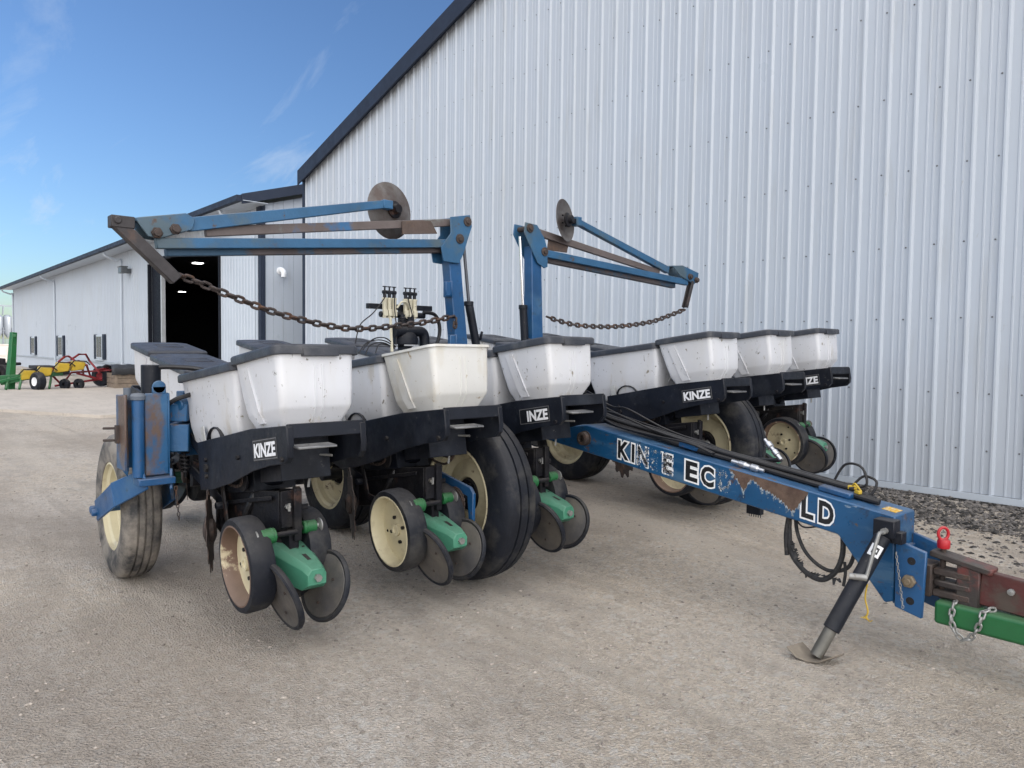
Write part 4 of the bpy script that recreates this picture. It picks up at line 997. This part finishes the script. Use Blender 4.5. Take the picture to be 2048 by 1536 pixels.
for p in ([(2.63, 1.64), (2.61, 1.60), (2.52, 1.50), (2.42, 1.42), (2.38, 1.30)], [(2.70, 1.63), (2.69, 1.55), (2.70, 1.40), (2.69, 1.28)], [(2.80, 1.62), (2.82, 1.54), (2.84, 1.46)], [(2.70, 1.29), (2.62, 1.34), (2.52, 1.33), (2.44, 1.26)], [(2.71, 1.28), (2.60, 1.325), (2.48, 1.31), (2.41, 1.24)], [(2.70, 1.27), (2.60, 1.31), (2.50, 1.29), (2.46, 1.23)], [(2.70, 1.28), (2.58, 1.30), (2.54, 1.24)]):
    w.tube(smooth_path([(PXm + .08 + .01 * i, a_, b_) for i, (a_, b_) in enumerate(p)], 7), .0042, 6)
w.build('hose', M_hose(), mani)
w = MB(); w.cyl((PXm + .09, 2.672, 1.25), (PXm + .06, 2.678, 1.48), .010, 10); w.tube(smooth_path([(PXm + .06, 2.73, 1.545), (PXm + .07, 2.76, 1.585), (PXm + .07, 2.80, 1.585), (PXm + .06, 2.83, 1.545)], 6), .007, 8); w.build('clear_hose', mat('yellowed clear hose', (.55, .52, .40), .4), mani)

# ---- tongue
TY0, TY1 = 3.30, 3.52
w = MB()
body = [(-1.255, .581), (-3.04, .822), (-3.45, .775), (-4.20, .80), (-4.20, .69), (-3.48, .712), (-2.767, .622), (-1.497, .456), (-1.285, .200), (-1.25, .215)]
w.prism(body, lambda a, b_, k: (a, TY0 + (TY1 - TY0) * k, b_))
m_t = mat('tongue blue paint', (.008, .066, .165), .38, vs=3, var=.18, layers=[((.08, .16, .25, .55), 5, .57, .06, (.5, 1, 2)), (RUST, 11, .64, .02, (1, 1, 1)), ((.10, .07, .05), 34, .66, .015, (.5, 1, 1)), ((.015, .025, .05, .7), 25, .62, .04, (1, 1, 1)), ((.30, .36, .42, .7), 28, .67, .015, (.3, 1, 1))], bump=.12, bs=60, dust=.35, dustc=(.16, .22, .30))
tongue = w.build('tongue', m_t, PL, .005)
topz = lambda x: .581 + (.822 - .581) * (x + 1.255) / (-3.04 + 1.255)
botz = lambda x: .456 + (.622 - .456) * (x + 1.497) / (-2.767 + 1.497)
def wornmat(name, col, thr):
    m = bpy.data.materials.new(name); m.use_nodes = True; n, l = m.node_tree.nodes, m.node_tree.links; b = n["Principled BSDF"]
    b.inputs["Base Color"].default_value = (*col, 1); b.inputs["Roughness"].default_value = .5
    t = n.new("ShaderNodeTexCoord"); x = n.new("ShaderNodeTexNoise"); x.inputs["Scale"].default_value = 55; x.inputs["Detail"].default_value = 6; x.inputs["Roughness"].default_value = .7
    l.new(t.outputs["Object"], x.inputs["Vector"]); r = n.new("ShaderNodeMapRange"); r.inputs[1].default_value = thr - .01; r.inputs[2].default_value = thr + .01; r.inputs[3].default_value = 1; r.inputs[4].default_value = 0
    l.new(x.outputs[0], r.inputs[0]); l.new(r.outputs[0], b.inputs["Alpha"]); return m
# rust patch where the paint has gone, with a bleached edge
def patch(name, pts, mt, d):
    w = MB(); w.add([(x, TY0 - d, z) for x, z in pts], [tuple(range(len(pts)))]); return w.build(name, mt, tongue, 0, 0)
def jag(xs, f, d):
    out = []
    for x in xs: out.append((x, f(x) + d))
    return out
rx = [-2.03, -2.00, -1.975, -1.95, -1.93, -1.915, -1.895, -1.875, -1.85, -1.82, -1.80, -1.77, -1.74, -1.71, -1.69, -1.665, -1.645, -1.625, -1.60, -1.575, -1.55, -1.535]
rd = [.010, .022, .045, .075, .095, .082, .040, .026, .034, .052, .058, .060, .070, .078, .085, .098, .112, .118, .100, .060, .035, .012]
rx = [-2.06 + (x + 2.03) * .42 / .495 for x in rx]
def rp(extra):
    top = [(x, topz(x) - .006) for x in rx[::-1]]; random.seed(4)
    bot = []
    for i, (x, d) in enumerate(zip(rx, rd)):
        if i == len(rx) - 1: bot.append((x, topz(x) - d)); break
        for q in range(7):
            t_ = q / 7; xx_ = x + (rx[i + 1] - x) * t_; dd_ = d + (rd[i + 1] - d) * t_
            bot.append((xx_, topz(xx_) - dd_ - extra * (1 + .8 * math.sin(xx_ * 190)) + .0045 * math.sin(xx_ * 421) + .003 * math.sin(xx_ * 997 + 1) + random.uniform(-.0016, .0016)))
    return bot + top
patch('flaked_patch', rp(.020), wornmat('flaking paint edge', (.20, .25, .30), .46), .0009)
patch('bleached_patch', rp(.0055), mat('bleached paint edge', (.33, .38, .42), .6, vs=30, var=.25), .0013)
patch('rust_patch', rp(0), mat('bare rusty brown steel', (.115, .075, .055), .8, vs=14, var=.3, layers=[((.07, .04, .03), 9, .55, .08, (1, 1, 1))], bump=.3), .0021)
# lettering: white outlined black characters, partly worn off
W_ok, B_ok = wornmat('white lettering', (.78, .80, .82), .66), wornmat('black lettering', (.006, .007, .010), .66)
W_bad, B_bad = wornmat('worn white lettering', (.72, .74, .76), .53), wornmat('worn black lettering', (.010, .011, .014), .51)
W_ghost, B_ghost = wornmat('ghost white lettering', (.6, .62, .62), .43), wornmat('ghost black lettering', (.03, .035, .04), .40)
def chars(txt, x0, wd, z0, ht, kind):
    v_, f_, W = text_mesh(txt, 1.0, lambda a, b_: (a, b_, 0), offset=.05); H_ = max(p[1] for p in v_); X_ = min(p[0] for p in v_)
    SLp = -.1335
    for (off_, d, mt, nm) in ((.105, .0012, (W_ok, W_bad, W_ghost)[kind], 'letter_outline'), (.040, .0020, (B_ok, B_bad, B_ghost)[kind], 'letter')):
        v2, f2, _ = text_mesh(txt, 1.0, lambda a, b_: (a, b_, 0), offset=off_)
        sx, sy = wd / (W - X_), ht / H_
        w = MB(); w.add([(x0 + (p[0] - X_) * sx, TY0 - d, z0 + p[1] * sy + SLp * (x0 + (p[0] - X_) * sx - x0)) for p in v2], f2); w.build(nm, mt, tongue, 0, 0)
zz = lambda x: botz(x) + .034
for ch, x, wd, kd in (('K', -2.792, .085, 0), ('I', -2.690, .022, 0), ('N', -2.650, .078, 0), ('N', -2.648, .076, 1), ('Z', -2.555, .070, 2), ('E', -2.470, .064, 1),
                      ('E', -2.322, .078, 0), ('C', -2.226, .082, 0), ('O', -2.122, .070, 2), ('L', -1.672, .062, 0), ('D', -1.588, .072, 0)):
    if ch == 'N' and kd == 0: continue
    chars(ch, x, wd, zz(x), .100, kd)
# boss, straps, decal on top, cable clamp
w = MB(); w.lathe([(.040, 0), (.040, .035), (.030, .040), (.022, .040), (.022, .01), (.001, .01)], (-3.05, TY0, .742), (0, -1, 0), 24); w.lathe([(.046, 0), (.046, .006), (.03, .006)], (-3.05, TY0, .742), (0, -1, 0), 24); w.build('pivot_boss', M_rust(), tongue)
w = MB(); w.beam((-2.43, 3.44, topz(-2.43) + .028), (-2.31, 3.44, topz(-2.31) + .028), .12, .035); w.build('hose_clamp', M_blue(), tongue, .006)
w = MB(); w.beam((-1.62, 3.42, topz(-1.62) + .015), (-1.47, 3.42, topz(-1.47) + .015), .14, .028); w.build('hose_clamp', M_blue(), tongue, .006)
w = MB(); w.beam((-1.335, 3.40, topz(-1.335) + .0012), (-1.275, 3.40, topz(-1.275) + .0012), .075, .0012); w.build('warning_decal', mat('scratched orange decal', (.62, .36, .03), .6, var=.2, vs=40, layers=[((.5, .52, .5), 60, .55, .03, (1, 1, 1)), ((.03, .03, .03), 50, .64, .02, (1, 1, 1))]), tongue)
# hitch plates
w = MB()
for y in (TY0 - .002, TY1 - .03):
    w.prism([(-1.25, .485), (-1.125, .452), (-1.135, .170), (-1.245, .195)], lambda a, b_, k, y=y: (a, y + .02 * k, b_))
w.prism([(-1.262, .44), (-1.235, .44), (-1.235, .20), (-1.262, .20)], lambda a, b_, k: (a, TY0 + .02 + (TY1 - TY0 - .05) * k, b_))
hp = w.build('hitch_plate', M_blue(), tongue, .004)
w = MB()
for z in (.405, .235): w.lathe([(.017, .001), (.0165, .003), (.001, .0025)], (-1.182, TY0, z), (0, -1, 0), 16)
w.build('bolt_hole', mat('dark bolt hole', (.01, .01, .012), .9), hp)
w = MB(); w.cyl((-1.187, TY0, .320), (-1.187, TY0 - .022, .320), .028, 6); w.cyl((-1.187, TY0 - .022, .320), (-1.187, TY0 - .032, .320), .014, 12); w.cyl((-1.187, TY0, .320), (-1.187, TY1 + .02, .32), .016, 12); w.build('hitch_bolt', mat('rusty zinc bolt', (.20, .16, .11), .6, .4, vs=30, var=.3), hp, .002)
w = MB(); cy_ = 3.40
w.box((-1.16, cy_, .325), (.08, .11, .135))
for z in (.352, .262):
    w.prism([(-1.12, -.040), (-.985, -.040), (-.965, -.025), (-.958, 0), (-.965, .025), (-.985, .040), (-1.12, .040)], lambda a, b_, k, z=z: (a, cy_ + b_, z + .028 * k))
w.build('hitch_clevis', M_rust(), hp, .005)
# jack
w = MB(); w.beam((-1.262, 3.255, .525), (-1.425, 2.975, .12), .060, .060) if False else w.cyl((-1.275, 3.235, .50), (-1.392, 3.035, .115), .034, 20)
w.box((-1.272, 3.262, .535), (.085, .07, .075)); w.box((-1.24, 3.275, .50), (.07, .05, .05)); jk = w.build('jack_stand', M_black(), tongue, .003)
w = MB(); w.cyl((-1.385, 3.045, .14), (-1.425, 2.977, .008), .026, 20); w.build('jack_leg', mat('grey galvanised leg', (.13, .125, .11), .5, .4, vs=12, var=.2, layers=[((.14, .10, .07), 10, .6, .06, (1, 1, 1))]), jk)
w = MB()
P3 = [(-.085, .040), (-.045, .006), (.0, -.002), (.045, .004), (.085, .030)]
cxj, cyj = -1.428, 2.97
rs = []
for a_, z_ in P3: rs.append([(cxj + a_ * .95 - .01, cyj + a_ * .25 - .045, z_ - .008), (cxj + a_ * .95 + .01, cyj + a_ * .25 + .055, z_ - .008), (cxj + a_ * .95 + .01, cyj + a_ * .25 + .055, z_), (cxj + a_ * .95 - .01, cyj + a_ * .25 - .045, z_)])
k, n_, c_ = w.ring(rs); w.cap(k, n_, True); w.cap(k + (c_ - 1) * n_, n_); o = w.build('jack_foot', mat('bent muddy foot plate', (.17, .145, .115), .8, vs=12, var=.3, bump=.3), jk, .002); fixn(o)
w = MB(); w.tube(smooth_path([(-1.262, 3.20, .525), (-1.262, 3.165, .528), (-1.265, 3.15, .50), (-1.285, 3.12, .37), (-1.29, 3.115, .345)], 5), .008, 8); w.cyl((-1.285, 3.115, .345), (-1.345, 3.085, .345), .014, 12); w.cyl((-1.262, 3.225, .53), (-1.262, 3.20, .53), .013, 8); w.build('jack_crank', M_zinc(), jk)
w = MB(); pa, pb = Vector((-1.275, 3.235, .50)), Vector((-1.392, 3.035, .115)); a_, u_, d_ = frame(pb - pa)
tocam = Vector((0, 0, 1.27)) - pa; th0 = math.atan2(tocam.dot(u_), tocam.dot(a_))
def jp(t_, th, r_=.0346): return pa.lerp(pb, t_) + (a_ * math.cos(th0 + th) + u_ * math.sin(th0 + th)) * r_
for mi_, t0_, t1_, h0, r_ in ((0, .10, .215, .72, .0346), (1, .125, .19, .38, .0350), (0, .145, .17, .20, .0354)):
    w.c = mi_
    for q in range(8):
        b0, b1 = -h0 + 2 * h0 * q / 8, -h0 + 2 * h0 * (q + 1) / 8
        w.add([jp(t0_, b0, r_), jp(t0_, b1, r_), jp(t1_, b1, r_), jp(t1_, b0, r_)], [(0, 1, 2, 3)])
w.build('sticker', [M_paper(), M_bk()], jk)
w = MB()
for k in range(16): w.link((-1.235 + .003 * k, 3.275 - .002 * k, .43 - k * .014), (0, 0, 1), (1, 0, 0) if k % 2 else (0, 1, 0), .017, .011, .0016)
w.build('keeper_chain', M_zinc(), jk)
# hoses along the tongue
w = MB()
def th(x, y, h=.012): return (x, y, topz(x) + h)
for j, (y, r_, h) in enumerate(((3.40, .014, .016), (3.43, .014, .017), (3.47, .013, .016), (3.45, .012, .040), (3.415, .012, .040))):
    w.tube(smooth_path([(-4.0, y + .02, 1.0), (-3.55, y, .93), th(-3.25, y, .05 + h), th(-2.95, y + .01 * math.sin(j), h + .015), th(-2.6, y, h + .008), th(-2.35, y, h), th(-2.1, y + .01 * math.cos(j), h), th(-1.8, y, h), th(-1.55, y, h), th(-1.36 - .03 * j, y, h)], 6), r_, 9)
for j, (y, h) in enumerate(((3.36, .035), (3.49, .05), (3.38, .06), (3.46, .07))):
    w.tube(smooth_path([(-3.9, y, 1.02), (-3.5, y, .96), th(-3.2, y - .02, .10 + .02 * j), th(-3.0, y + .02, .055 + .02 * j), th(-2.85, y - .01, h + .02 * j), th(-2.6, y + .01, h), th(-2.35, y, .05), th(-2.2, y, .03)], 7), .006, 7)
w.tube(smooth_path([th(-2.05, 3.47, .03), th(-1.95, 3.47, .05), th(-1.86, 3.45, .075)], 5), .011, 8)
w.build('hydraulic_hose', M_hose(), tongue)
w = MB()
def coupler(p, q):
    p = Vector(p); q = Vector(q); d = (q - p); L_ = d.length
    w.lathe([(.006, 0), (.012, .0), (.012, L_ * .22), (.016, L_ * .24), (.017, L_ * .42), (.012, L_ * .46), (.011, L_ * .58), (.018, L_ * .62), (.018, L_ * .80), (.010, L_ * .84), (.009, L_), (.001, L_)], p, d, 16)
coupler(th(-2.08, 3.36, .020), th(-1.90, 3.36, .018)); coupler(th(-1.86, 3.45, .075), th(-1.97, 3.48, .15))
w.build('hose_coupler', mat('polished steel coupler', (.55, .56, .58), .25, .9), tongue)
w = MB()
w.tube(smooth_path([th(-1.60, 3.46, .03), th(-1.55, 3.47, .13), th(-1.47, 3.46, .14), th(-1.44, 3.45, .07), th(-1.50, 3.44, .04)], 7), .006, 7); w.tube(smooth_path([th(-1.50, 3.45, .05), th(-1.46, 3.47, .10), th(-1.40, 3.46, .09), th(-1.42, 3.44, .03), th(-1.50, 3.43, .04)], 7), .006, 7)
w.build('loose_cable', M_hose(), tongue)
w = MB(); w.box(th(-1.49, 3.42, .045), (.04, .022, .018), Matrix.Rotation(.4, 3, 'Z')); w.box(th(-1.455, 3.40, .035), (.03, .02, .015), Matrix.Rotation(-.5, 3, 'Z')); w.tube(smooth_path([th(-1.49, 3.42, .05), th(-1.47, 3.40, .07), th(-1.44, 3.40, .04)], 4), .005, 6); w.build('wire_plug', M_yell(), tongue, .003)
w = MB(); w.tube(smooth_path([(-1.31, 3.18, .30), (-1.315, 3.175, .24), (-1.30, 3.17, .19), (-1.305, 3.168, .165)], 5), .0035, 6)
for k in range(5): w.tube(smooth_path([(-1.305, 3.168, .168), (-1.315 + .006 * k, 3.165, .16 - .003 * k), (-1.325 + .012 * k, 3.16, .158)], 3), .002, 5)
w.build('yellow_cord', M_yell(), tongue)
# hanging wrapped hose loops under the tongue
w = MB()
w.tube(smooth_path([(-1.76, 3.36, .50), (-1.755, 3.35, .42), (-1.73, 3.33, .32), (-1.68, 3.32, .265), (-1.62, 3.31, .235), (-1.56, 3.31, .232), (-1.51, 3.32, .28), (-1.49, 3.34, .36), (-1.50, 3.36, .46)], 8), .012, 8)
w.tube(smooth_path([(-1.74, 3.38, .50), (-1.72, 3.36, .42), (-1.67, 3.34, .34), (-1.60, 3.33, .29), (-1.53, 3.33, .275), (-1.46, 3.34, .31), (-1.44, 3.36, .40)], 8), .009, 8)
w.tube(smooth_path([(-1.72, 3.33, .49), (-1.67, 3.32, .455), (-1.60, 3.32, .47)], 6), .004, 6)
w.tube(smooth_path([(-1.76, 3.35, .48), (-1.765, 3.34, .40), (-1.755, 3.335, .30)], 6), .011, 7)
w.tube(smooth_path([(-1.475, 3.33, .33), (-1.47, 3.33, .28), (-1.475, 3.325, .22)], 6), .007, 6)
random.seed(9)
for k in range(26):
    t_ = k / 25; p = Vector((-1.74, 3.33, .38)).lerp(Vector((-1.66, 3.32, .26)), min(1, t_ * 1.6)) if t_ < .55 else Vector((-1.66, 3.32, .25)).lerp(Vector((-1.50, 3.32, .25)), (t_ - .55) / .45)
    a_ = random.uniform(0, 6.28); q = Vector((math.cos(a_) * .018, random.uniform(-.015, .015), -abs(math.sin(a_)) * .030)); s2 = Vector((.010, .003, .004)); w.add([p - s2, p + s2, p + q + s2 * .3, p + q - s2 * .5], [(0, 1, 2, 3)])
w.build('wrapped_hose', mat('tattered hose wrap', (.014, .014, .016), .7, vs=30, var=.5, layers=[((.06, .055, .05), 20, .6, .06, (1, 1, 1))], bump=.4), tongue)
# electric plug block under the far unit
w = MB(); w.box((-2.17, 3.75, .40), (.085, .04, .06)); w.beam((-2.17, 3.75, .50), (-2.17, 3.75, .42), .02, .03)
for k in range(6): w.cyl((-2.205 + k * .014, 3.75, .375), (-2.205 + k * .014, 3.75, .352), .003, 6)
w.beam((-2.17, 3.52, .52), (-2.17, 3.75, .50), .02, .02); w.build('cable_block', M_black(), tongue, .002)

# ------------------------------------------------------------------ towing bar at the right edge, its pin and chain
tow = thing('tow_drawbar', 'green steel drawbar with rusty brown clevis head, reaching in from the right edge', 'drawbar', (-1.0, 3.40, .27))
w = MB(); w.beam((-1.10, 3.395, .205), (1.6, 3.36, .205), .13, .095); w.build('green_bar', M_green(), tow, .014, bseg=3)
w = MB()
w.beam((-1.135, 3.40, .440), (-.905, 3.40, .404), .085, .026); w.box((-.99, 3.40, .325), (.085, .075, .18)); w.prism([(-1.12, -.03), (-1.09, -.04), (-.98, -.04), (-.98, .04), (-1.09, .04), (-1.12, .03)], lambda a, b_, k: (a, 3.40 + b_, .305 + .026 * k))
w.build('clevis_head', mat('brown greasy steel', (.038, .030, .028), .6, vs=10, var=.3, layers=[((.12, .03, .025), 5, .56, .04, (1, 1, 1)), ((.04, .035, .03), 12, .6, .06, (1, 1, 1))], bump=.3, dust=.18), tow, .005)
w = MB(); w.beam((-.95, 3.40, .335), (.9, 3.38, .22), .045, .14, h1=.12); w.build('neck_plate', mat('rusty red plate', (.085, .020, .018), .6, vs=6, var=.3, layers=[((.07, .05, .04), 7, .55, .06, (1, 1, 1))], bump=.2, dust=.3), tow, .004)
w = MB(); w.lathe([(.001, 0), (.013, 0), (.013, .012), (.001, .014)], (-.84, 3.377, .345), (0, -1, 0), 12); w.build('drawbar_bolt', M_zinc(), tow)
pin = thing('hitch_pin', 'steel hitch pin with red ring handle, standing in the clevis', 'pin', (-1.095, 3.40, .25))
w = MB(); w.cyl((-1.095, 3.40, .25), (-1.095, 3.40, .475), .0115, 14); w.build('shaft', M_rust(), pin)
w = MB(); w.lathe([(.001, 0), (.023, 0), (.025, .008), (.025, .028), (.022, .036), (.001, .038)], (-1.095, 3.40, .462), (0, 0, 1), 18); w.tube([Vector((-1.098, 3.40, .522)) + Vector((math.cos(t_) * .014, math.cos(t_) * .016, math.sin(t_) * .026)) for t_ in [2 * math.pi * k / 20 for k in range(20)]], .0065, 8, closed=True); w.build('ring_handle', M_red(), pin)
sc_ = MB(); cpts = resample(smooth_path([(-1.03, 3.36, .262), (-1.025, 3.325, .25), (-1.03, 3.315, .20), (-1.01, 3.315, .145), (-.975, 3.315, .125), (-.945, 3.315, .16), (-.925, 3.317, .215), (-.92, 3.33, .255), (-.89, 3.37, .262)], 8), .026)
for i in range(len(cpts) - 1):
    a_, b_ = cpts[i], cpts[i + 1]; d_ = b_ - a_; sc_.link((a_ + b_) / 2, d_, (0, 1, .1) if i % 2 else Vector((-d_.z, 0, d_.x)), .040, .026, .0045)
o = sc_.build('safety_chain', M_zinc()); recenter(o, cpts[0]); tag(o, 'short zinc chain looped over the green drawbar', 'chain')

# ------------------------------------------------------------------ far yard things
def person_free(): pass
# green and yellow implement
gp = thing('green_planter', 'low green planter with yellow hoppers, white rimmed wheel and upright green post', 'planter', (-24.4, 3.9, 0))
w = MB(); w.beam((-24.4, 2.6, .33), (-24.4, 4.4, .45), .12, .12); w.beam((-24.2, 2.9, .20), (-24.3, 3.9, .42), .10, .10); w.beam((-24.0, 2.4, .15), (-24.2, 3.3, .35), .08, .08)
for y in (2.7, 3.1, 3.4, 3.8, 4.1): w.beam((-24.3, y, .35), (-23.9, y - .12, .06), .05, .08)
w.build('green_frame', M_green(), gp, .01)
w = MB(); w.beam((-24.5, 3.14, .0), (-24.55, 3.26, 1.60), .20, .18, w1=.14, h1=.13); w.box((-24.5, 3.27, 1.5), (.1, .1, .09)); w.box((-24.5, 3.25, .60), (.09, .06, .35)); w.build('upright_post', M_green(), gp, .01)
for i, (y, z, s_) in enumerate(((3.52, .42, 1.0), (3.92, .50, 1.0), (4.36, .62, .95), (4.74, .66, .95))):
    w = MB(); a = [(-24.55, y - .17, z - .14), (-24.15, y - .17, z - .14), (-24.15, y + .15, z - .10), (-24.55, y + .15, z - .10), (-24.6, y - .10, z + .16 * s_), (-24.1, y - .10, z + .13 * s_), (-24.1, y + .20, z + .11 * s_), (-24.6, y + .20, z + .15 * s_)]
    w.add(a, [(3, 2, 1, 0), (4, 5, 6, 7), (0, 1, 5, 4), (1, 2, 6, 5), (2, 3, 7, 6), (3, 0, 4, 7)]); hp_ = w.build('yellow_hopper', M_yell(), gp, .02)
    w = MB(); w.tube([(-24.1, y - .22, z + .02), (-24.1, y - .10, z + .16), (-24.1, y + .20, z + .14), (-24.1, y + .30, z + .04)], .018, 6); w.build('hopper_rim', M_dark(), hp_)
w = MB(); w.lathe([(.12, 0), (.22, -.01), (.26, .02), (.26, .17), (.22, .2), (.12, .19)], (-23.9, 3.80, .25), (.35, -.93, 0), 26); tw = w.build('tyre', M_rub(), gp)
w = MB(); w.lathe([(.125, .16), (.12, .20), (.10, .185), (.03, .17), (.001, .17)], (-23.9, 3.80, .25), (.35, -.93, 0), 20); w.build('white_rim', M_paper(), tw)
# red implement
rp_ = thing('red_toolbar', 'red tubular implement frame with hoop braces and black tyres, near the long hall', 'implement', (-24.6, 4.9, 0))
w = MB()
for pts in ([(4.0, .56), (4.9, .70), (5.02, .68)], [(4.35, .78), (4.45, .93), (4.62, .94), (4.72, .85), (4.90, .60), (5.0, .40)], [(4.70, .84), (4.82, 1.0), (5.02, 1.0), (5.18, .80), (5.35, .45)], [(5.0, .70), (5.2, .30)], [(4.40, .10), (4.70, .46), (5.9, .55)],
            [(4.75, .45), (5.9, .10)], [(4.2, .10), (5.6, .28)], [(4.0, .56), (4.45, .10)], [(4.35, .72), (4.9, .80)], [(5.3, .55), (5.85, .60)]):
    w.tube([(-24.6 + .25 * math.sin(i * 2.1 + len(pts)), a_, b_) for i, (a_, b_) in enumerate(pts)], .030, 8)
w.build('red_frame', mat('dull red paint', (.22, .018, .025), .5, vs=4, var=.2), rp_)
for y, r_ in ((5.55, .30),):
    w = MB(); w.lathe([(.12, 0), (.24, -.01), (r_, .02), (r_, .16), (.24, .19), (.12, .18)], (-24.8, y, r_ + .05), (.6, -.8, 0), 24); t2 = w.build('tyre', M_rub(), rp_); w = MB(); w.lathe([(.12, .17), (.05, .14), (.001, .14)], (-24.8, y, r_ + .05), (.6, -.8, 0), 20); w.build('red_rim', MATS['dull red paint'], t2)
for y in (4.45, 4.80):
    w = MB(); w.lathe([(.05, 0), (.15, .0), (.16, .05), (.15, .10), (.05, .10)], (-24.2, y, .15), (.6, -.8, 0), 18); w.build('small_wheel', M_rub(), rp_)
# crate with tarp
cr_ = thing('wooden_crate', 'weathered wooden crate under a folded black tarp, in front of the long hall', 'crate', (-24.0, 6.0, 0))
w = MB()
for s_, yy in ((0, 5.55), (1, 6.48)):
    pass
for k in range(3): w.box((-23.6, 6.02, .09 + k * .15), (.03, .90, .14)); w.box((-24.5, 6.02, .09 + k * .15), (.03, .90, .14)); w.box((-24.05, 5.57, .09 + k * .15), (.88, .03, .14)); w.box((-24.05, 6.47, .09 + k * .15), (.88, .03, .14))
for y in (5.60, 6.44): w.box((-23.575, y, .26), (.03, .07, .52))
w.build('slats', mat('grey weathered wood', (.22, .175, .135), .85, vs=8, var=.25, bump=.3), cr_, .004)
w = MB(); R_ = []
for x_, z_, e in ((-24.6, .30, .04), (-24.62, .62, .03), (-24.4, .68, .0), (-24.05, .69, .0), (-23.7, .68, .0), (-23.53, .60, .03), (-23.52, .42, .04)):
    R_.append([(x_, 5.50 - e + .98 * j / 10, z_ + .015 * math.sin(j * 1.9 + x_ * 3)) for j in range(11)])
k = len(w.v)
for r_ in R_: w.v += r_
for i in range(len(R_) - 1):
    for j in range(10): w.f.append([k + i * 11 + j, k + i * 11 + j + 1, k + (i + 1) * 11 + j + 1, k + (i + 1) * 11 + j]); w.mi.append(0)
tp = w.build('tarp', mat('black tarp', (.035, .038, .045), .6, vs=8, var=.3, bump=.3), cr_); mo = tp.modifiers.new('t', 'SOLIDIFY'); mo.thickness = .02
# silos and far things
si = thing('steel_silo', 'grey hopper bottomed silo pair on legs under a pipe gantry, far left', 'silo', (-72, 9, 0))
for y in (8.55, 9.15):
    w = MB(); w.lathe([(.001, 2.1), (.32, 2.55), (.32, 3.8), (.20, 3.95), (.001, 4.0)], (-72, y, -.35), (0, 0, 1), 20); w.build('bin', mat('galvanised bin', (.17, .19, .22), .45, .3, vs=2, var=.1), si)
w = MB()
for y in (8.25, 8.85, 9.45):
    for x_ in (-72.3, -71.7): w.cyl((x_, y, -.1), (x_, y, 2.6), .03, 6)
w.beam((-72, 8.2, 2.35), (-72, 9.5, 2.35), .5, .05); w.beam((-72, 7.5, 4.35), (-72, 9.7, 4.35), .08, .10); w.cyl((-72, 9.65, 0), (-72, 9.65, 4.35), .05, 8); w.cyl((-72, 8.85, 3.6), (-72, 8.9, 4.3), .05, 8); w.build('gantry', mat('dark gantry steel', (.10, .115, .14), .6), si)
fb = MB(); fb.box((-72, 7.2, .55), (3, 4.6, 1.3)); fb.box((-72, 7.2, 1.23), (3.2, 4.8, .08)); fb.box((-70.45, 6.4, .4), (.1, .9, .9)); fb.box((-70.45, 8.6, .6), (.1, .5, .5)); o = fb.build('machine_shed', mat('dull grey brown block', (.26, .24, .23), .8, vs=1, var=.15)); recenter(o, (-72, 7.2, 0)); tag(o, 'low grey brown shed below the silos, far left', 'shed')
dm = MB(); dm.box((-30, 3.3, .55), (1.6, .7, .5)); dm.box((-30, 3.0, .95), (.7, .4, .35)); dm.beam((-30.5, 2.6, .55), (-29.5, 4.1, .62), .12, .10)
for y in (2.9, 3.6): dm.lathe([(.1, 0), (.28, 0), (.3, .05), (.3, .18), (.1, .2)], (-29.2, y, .3), (0.6, -.8, 0), 20)
o = dm.build('dark_machine', M_dark(), None, .02); recenter(o, (-30, 3.3, 0)); tag(o, 'dark parked machine behind the green post, far left', 'machine')
pt = MB()
for k, (x_, y_, z_, sx_, sy_, sz_) in enumerate(((-38, 6.1, .10, 2.2, .9, .16), (-38, 6.1, .28, 1.8, .8, .14), (-36, 6.3, .2, 1.2, .7, .35))): pt.box((x_, y_, z_), (sx_, sy_, sz_))
o = pt.build('beam_pile', M_dark(), None, .02); recenter(o, (-37.5, 6.2, 0)); tag(o, 'dark pile of steel beams lying at the foot of the long hall', 'beams')
hb = MB()
rg = np.random.default_rng(2); prev = None
for i in range(90):
    y0 = -60 + i * 6; h0 = 7 + 5 * rg.random()
    hb.box((-900, y0, h0 / 2 - 1), (20, 6.2, h0))
o = hb.build('far_treeline', mat('distant tree line', (.10, .13, .12), .9)); o['kind'] = 'stuff'
